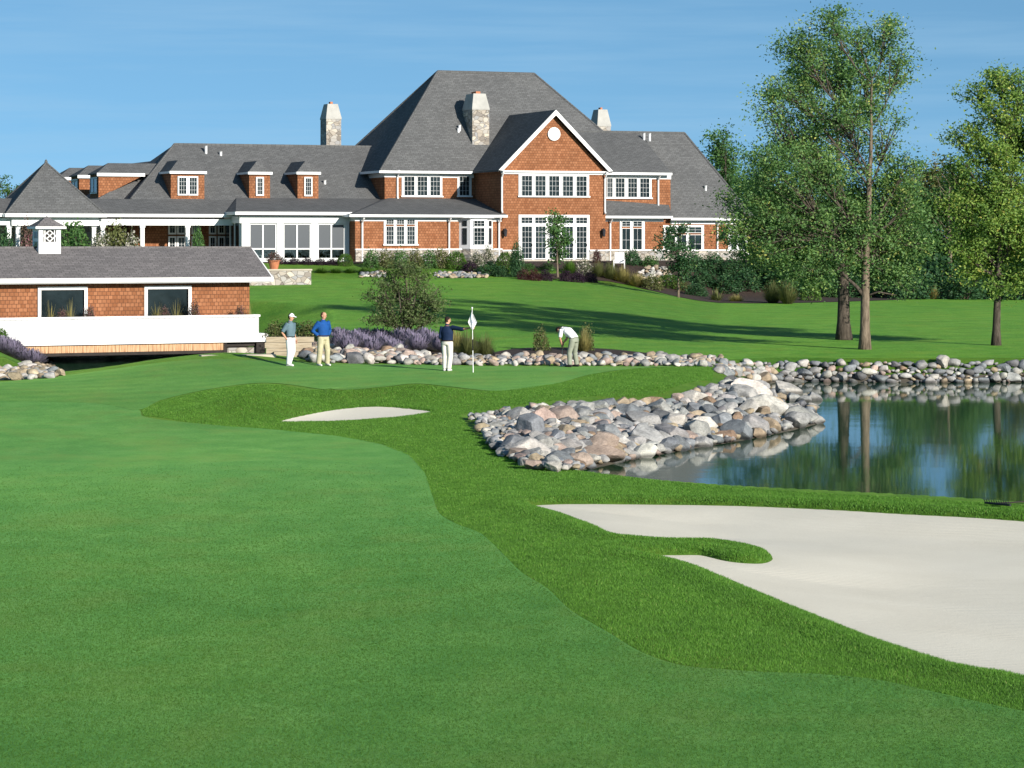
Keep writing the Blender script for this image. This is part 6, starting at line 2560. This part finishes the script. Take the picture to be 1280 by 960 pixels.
# golfer bent over his putt
f = Vector((-.80, .60, 0)).normalized()
rt = Vector((f.y, -f.x, 0))
g4 = gp(716, 459)
J = standing(f, 1.76, .40)
J['pelvis'] = V3(0, 0, .92) - f * .06
J['waist'] = V3(0, 0, 1.06) + f * .02
J['chest'] = V3(0, 0, 1.20) + f * .20
J['neck'] = V3(0, 0, 1.27) + f * .41
J['head'] = V3(0, 0, 1.24) + f * .56
J['look'] = Vector((f.x * .25, f.y * .25, -1))
for sd, s in (('r', 1), ('l', -1)):
    J['sh_' + sd] = rt * s * .17 + V3(0, 0, 1.22) + f * .36
    J['el_' + sd] = rt * s * .20 + V3(0, 0, .95) + f * .38
    J['wr_' + sd] = rt * s * .035 + V3(0, 0, .76 + .04 * s) + f * .42
    J['hd_' + sd] = V3(-rt.x * s * .25, -rt.y * s * .25, -1)
    J['hn_' + sd] = -rt * s
    J['curl_' + sd] = 1.0
    J['hip_' + sd] = rt * s * .09 + V3(0, 0, .88) - f * .05
    J['kn_' + sd] = rt * s * .15 + V3(0, 0, .49) + f * .03
person('golfer bent over his putt in white shirt and sage green trousers', g4, J, f, 'cloth_white', 'cloth_sage', 'hair_dark', 'shoe_dark', sleeve=.42)
pt = empty('putter', g4 + f * .43, 0, 'slim putter in the hands of the golfer bent over his putt', 'golf club')
foot = V3(0, 0, 0) + f * .02
foot.z = tz(g4.x + f.x * .45, g4.y + f.y * .45) - g4.z
MB().tube([foot + V3(0, 0, .03), V3(0, 0, .60)], .007, 8).build('shaft', M['steel'], pt)
MB().tube([V3(0, 0, .60), V3(0, 0, .86)], [.011, .014], 8).build('grip', M['dark_metal'], pt)
hb = MB()
a_, b_ = foot - rt * .05 + V3(0, 0, .022), foot + rt * .06 + V3(0, 0, .022)
hb.tube([a_, b_], [.016, .018], 8)
hb.build('head', M['steel'], pt)
ball_b = MB()
bp = g4 + f * .52 + rt * .02
ball_b.lathe([(.003, -.021), (.015, -.015), (.0215, 0), (.015, .015), (.003, .021)], (0, 0, .021), 12)
tag(ball_b.build('golf_ball', M['cloth_white'], None, True, (bp.x, bp.y, tz(bp.x, bp.y) + .012)), 'small white golf ball on the green in front of the bent putting golfer', 'golf ball')

# flagstick with its flag hanging in folds
fl = empty('flagstick', pole_base, 0, 'white golf flagstick with a dark band and a drooping white flag', 'flagstick')
s_ = F / pole_base.y
MB().tube([(0, 0, -.05), (-.035, 0, 2.06)], [.014, .010], 10).build('pole', M['flag_white'], fl)
MB().tube([(-.019, 0, 1.08), (-.0125, 0, .72)][::-1], [.0165, .0165], 10).build('pole_band', M['shoe_dark'], fl)
MB().lathe([(.004, -.03), (.022, -.02), (.03, 0), (.022, .02), (.004, .03)], (-.0355, 0, 2.09), 10).build('finial', M['flag_white'], fl)
fm = MB()
rows = 12
prof = []
for i in range(rows + 1):
    t = i / rows
    z = 1.98 - .60 * t
    wd = .155 * (t / .58) if t < .58 else .155 * (1 - (t - .58) / .42 * .92)
    prof.append((z, wd))
cols_ = 14
gridv = []
for z, wd in prof:
    row = []
    for k in range(cols_ + 1):
        u_ = k / cols_
        x = -.045 + wd * (1.9 * u_ - .85) + .03 * (1.98 - z)
        y = -.03 + .05 * math.sin(u_ * 9.5 + z * 4) * min(1, wd / .08)
        row.append((x, y, z - .03 * math.sin(u_ * 3.1)))
    gridv.append(row)
for th in (0, .006):
    for i in range(rows):
        for k in range(cols_):
            a, b, c, d_ = gridv[i][k], gridv[i][k + 1], gridv[i + 1][k + 1], gridv[i + 1][k]
            q = [(p[0], p[1] - th, p[2]) for p in (a, d_, c, b)]
            fm.poly(q if th else q[::-1])
flag = fm.build('flag', M['flag_white'], fl, True)
em = MB()
for i, k0, k1 in ((5, 6, 8), (6, 6, 8), (7, 6, 7)):
    for k in range(k0, k1):
        a, b, c, d_ = gridv[i][k], gridv[i][k + 1], gridv[i + 1][k + 1], gridv[i + 1][k]
        em.poly([(p[0], p[1] - .0085, p[2]) for p in (a, d_, c, b)])
em.build('flag_emblem', M['flag_mark'], flag)

# ---------------------------------------------------------------- small things on the course
# bunker rake lying on the strip of grass by the pond
p0, p1 = gp(1247, 634), gp(1278, 631)
rk = empty('bunker_rake', p0, 0, 'dark bunker rake lying on the grass strip between pond and bunker', 'rake')
dv = Vector(p1) - Vector(p0)
dirx = dv.normalized()
MB().tube([(0, 0, .07), dv * 1.5 + V3(0, 0, .05)], .014, 8).build('handle', M['dark_timber'], rk)
sx_ = Vector((-dirx.y, dirx.x, 0)) * .30
h_ = MB()
h_.tube([-sx_ + V3(0, 0, .06), sx_ + V3(0, 0, .06)], .022, 8)
for k in range(-5, 6):
    q = sx_ * (k / 5.2) + V3(0, 0, .06)
    h_.tube([q, q + V3(-dirx.x * .05, -dirx.y * .05, .075)], .008, 5)
h_.tube([V3(0, 0, .07) + dirx * .25, sx_ * .6 + V3(0, 0, .06)], .009, 5)
h_.tube([V3(0, 0, .07) + dirx * .25, -sx_ * .6 + V3(0, 0, .06)], .009, 5)
h_.build('rake_head', M['dark_metal'], rk)
for i, x in enumerate((91.5, 94.5)):
    q = gp(x, 461.5)
    mk = MB().lathe([(.02, -.05), (.02, .08), (.055, .09), (.065, .14), (.05, .19), (.01, .205)], (0, 0, 0), 12)
    tag(mk.build('marker_post', M['white_paint'], None, True, q), ('left' if i == 0 else 'right') + ' of the two small white marker posts at the left edge of the green', 'marker', 'marker posts at the edge of the green')

# timber retaining wall behind the watching golfers
a = Vector(((331 - CX) / F * 96.5, 96.5, 0))
a.z = tz(a.x, a.y)
L = (392 - 331) / F * 97
htop = CAMZ - 121 * 96.5 / F - a.z
rw_ = empty('timber_wall', a, R(4), 'weathered timber retaining wall behind the two watching golfers', 'retaining wall')
nT = 4
for k in range(nT):
    z0_ = -.35 if k == 0 else htop * k / nT
    MB().box(.05 * (k % 2), L - .04 * (k % 3), .03 * k, .22 + .03 * k, z0_, htop * (k + 1) / nT - .012).build('timber', M['old_timber'], rw_)
MB().box(.35, L + .1, -.55, -.02, -.3, htop * .36).build('timber', M['old_timber'], rw_)
MB().box(.12, L - .1, .34, 1.7, -.3, htop - .03).build('planting_soil', M['mulch'], rw_)
# stone edging of the path onto the bridge
a, b = gp(252, 445.5), gp(345, 447)
dv = Vector(b) - Vector(a)
kerb = MB().box(0, math.hypot(dv.x, dv.y), 0, .5, -.3, .035).build('path_edging', M['path_stone'], None)
kerb.location, kerb.rotation_euler = a, (0, 0, math.atan2(dv.y, dv.x))
tag(kerb, 'pale stone path edging at the right end of the covered bridge', 'edging')
# terrace wall with the flower pot
a = gp(322, 357)
b = gp(389, 356)
dv = Vector(b) - Vector(a)
L = math.hypot(dv.x, dv.y)
st = empty('terrace_wall', (a.x, a.y, a.z), math.atan2(dv.y, dv.x), 'pale rubble stone terrace wall right of the covered bridge roof', 'wall')
zc_ = CAMZ + (HY - 338.5) * a.y / F - a.z
MB().box(-3.5, L, 0, .5, -.3, zc_).build('wall', STN, st)
MB().box(-3.5, L + .05, -.05, .55, zc_, zc_ + .09).build('coping', M['path_stone'], st)
q = Matrix.Translation(a) @ Matrix.Rotation(math.atan2(dv.y, dv.x), 4, 'Z') @ Vector((L * .33, .25, zc_ + .09))
pot = empty('flower_pot', q, 0, 'terracotta pot with a dark leafy plant on the stone terrace wall', 'flower pot')
MB().lathe([(.22, 0), (.33, .42), (.36, .43), (.36, .52), (.31, .52)], (0, 0, 0), 16).build('pot', M['terracotta'], pot)
me, sm = shrub_mesh('pink', 1)
o = link(bpy.data.objects.new('foliage', me), pot)
o.location, o.scale = (0, 0, .42), (.9, .9, .55)
# white garden chair by the gable corner
q = gp(774, 336)
ch = empty('garden_chair', q, HA - .4, 'white slatted garden chair by the right corner of the gable', 'chair')
MB().box(-.3, .3, -.28, .28, .36, .40).build('seat', M['white_paint'], ch)
mb = MB()
for k in range(5):
    x = -.28 + k * .125
    mb.prism([(x, .20, .38), (x + .115, .20, .38), (x + .115, .48, 1.05), (x, .48, 1.05)], (0, .02, 0))
mb.build('backrest', M['white_paint'], ch)
for s in (-1, 1):
    MB().box(s * .34 - .05, s * .34 + .05, -.34, .30, .56, .59).build('armrest', M['white_paint'], ch)
    MB().box(s * .34 - .03, s * .34 + .03, -.32, -.27, 0, .56).build('leg', M['white_paint'], ch)
    MB().box(s * .34 - .035, s * .34 + .035, .22, .28, 0, .56).build('leg', M['white_paint'], ch)
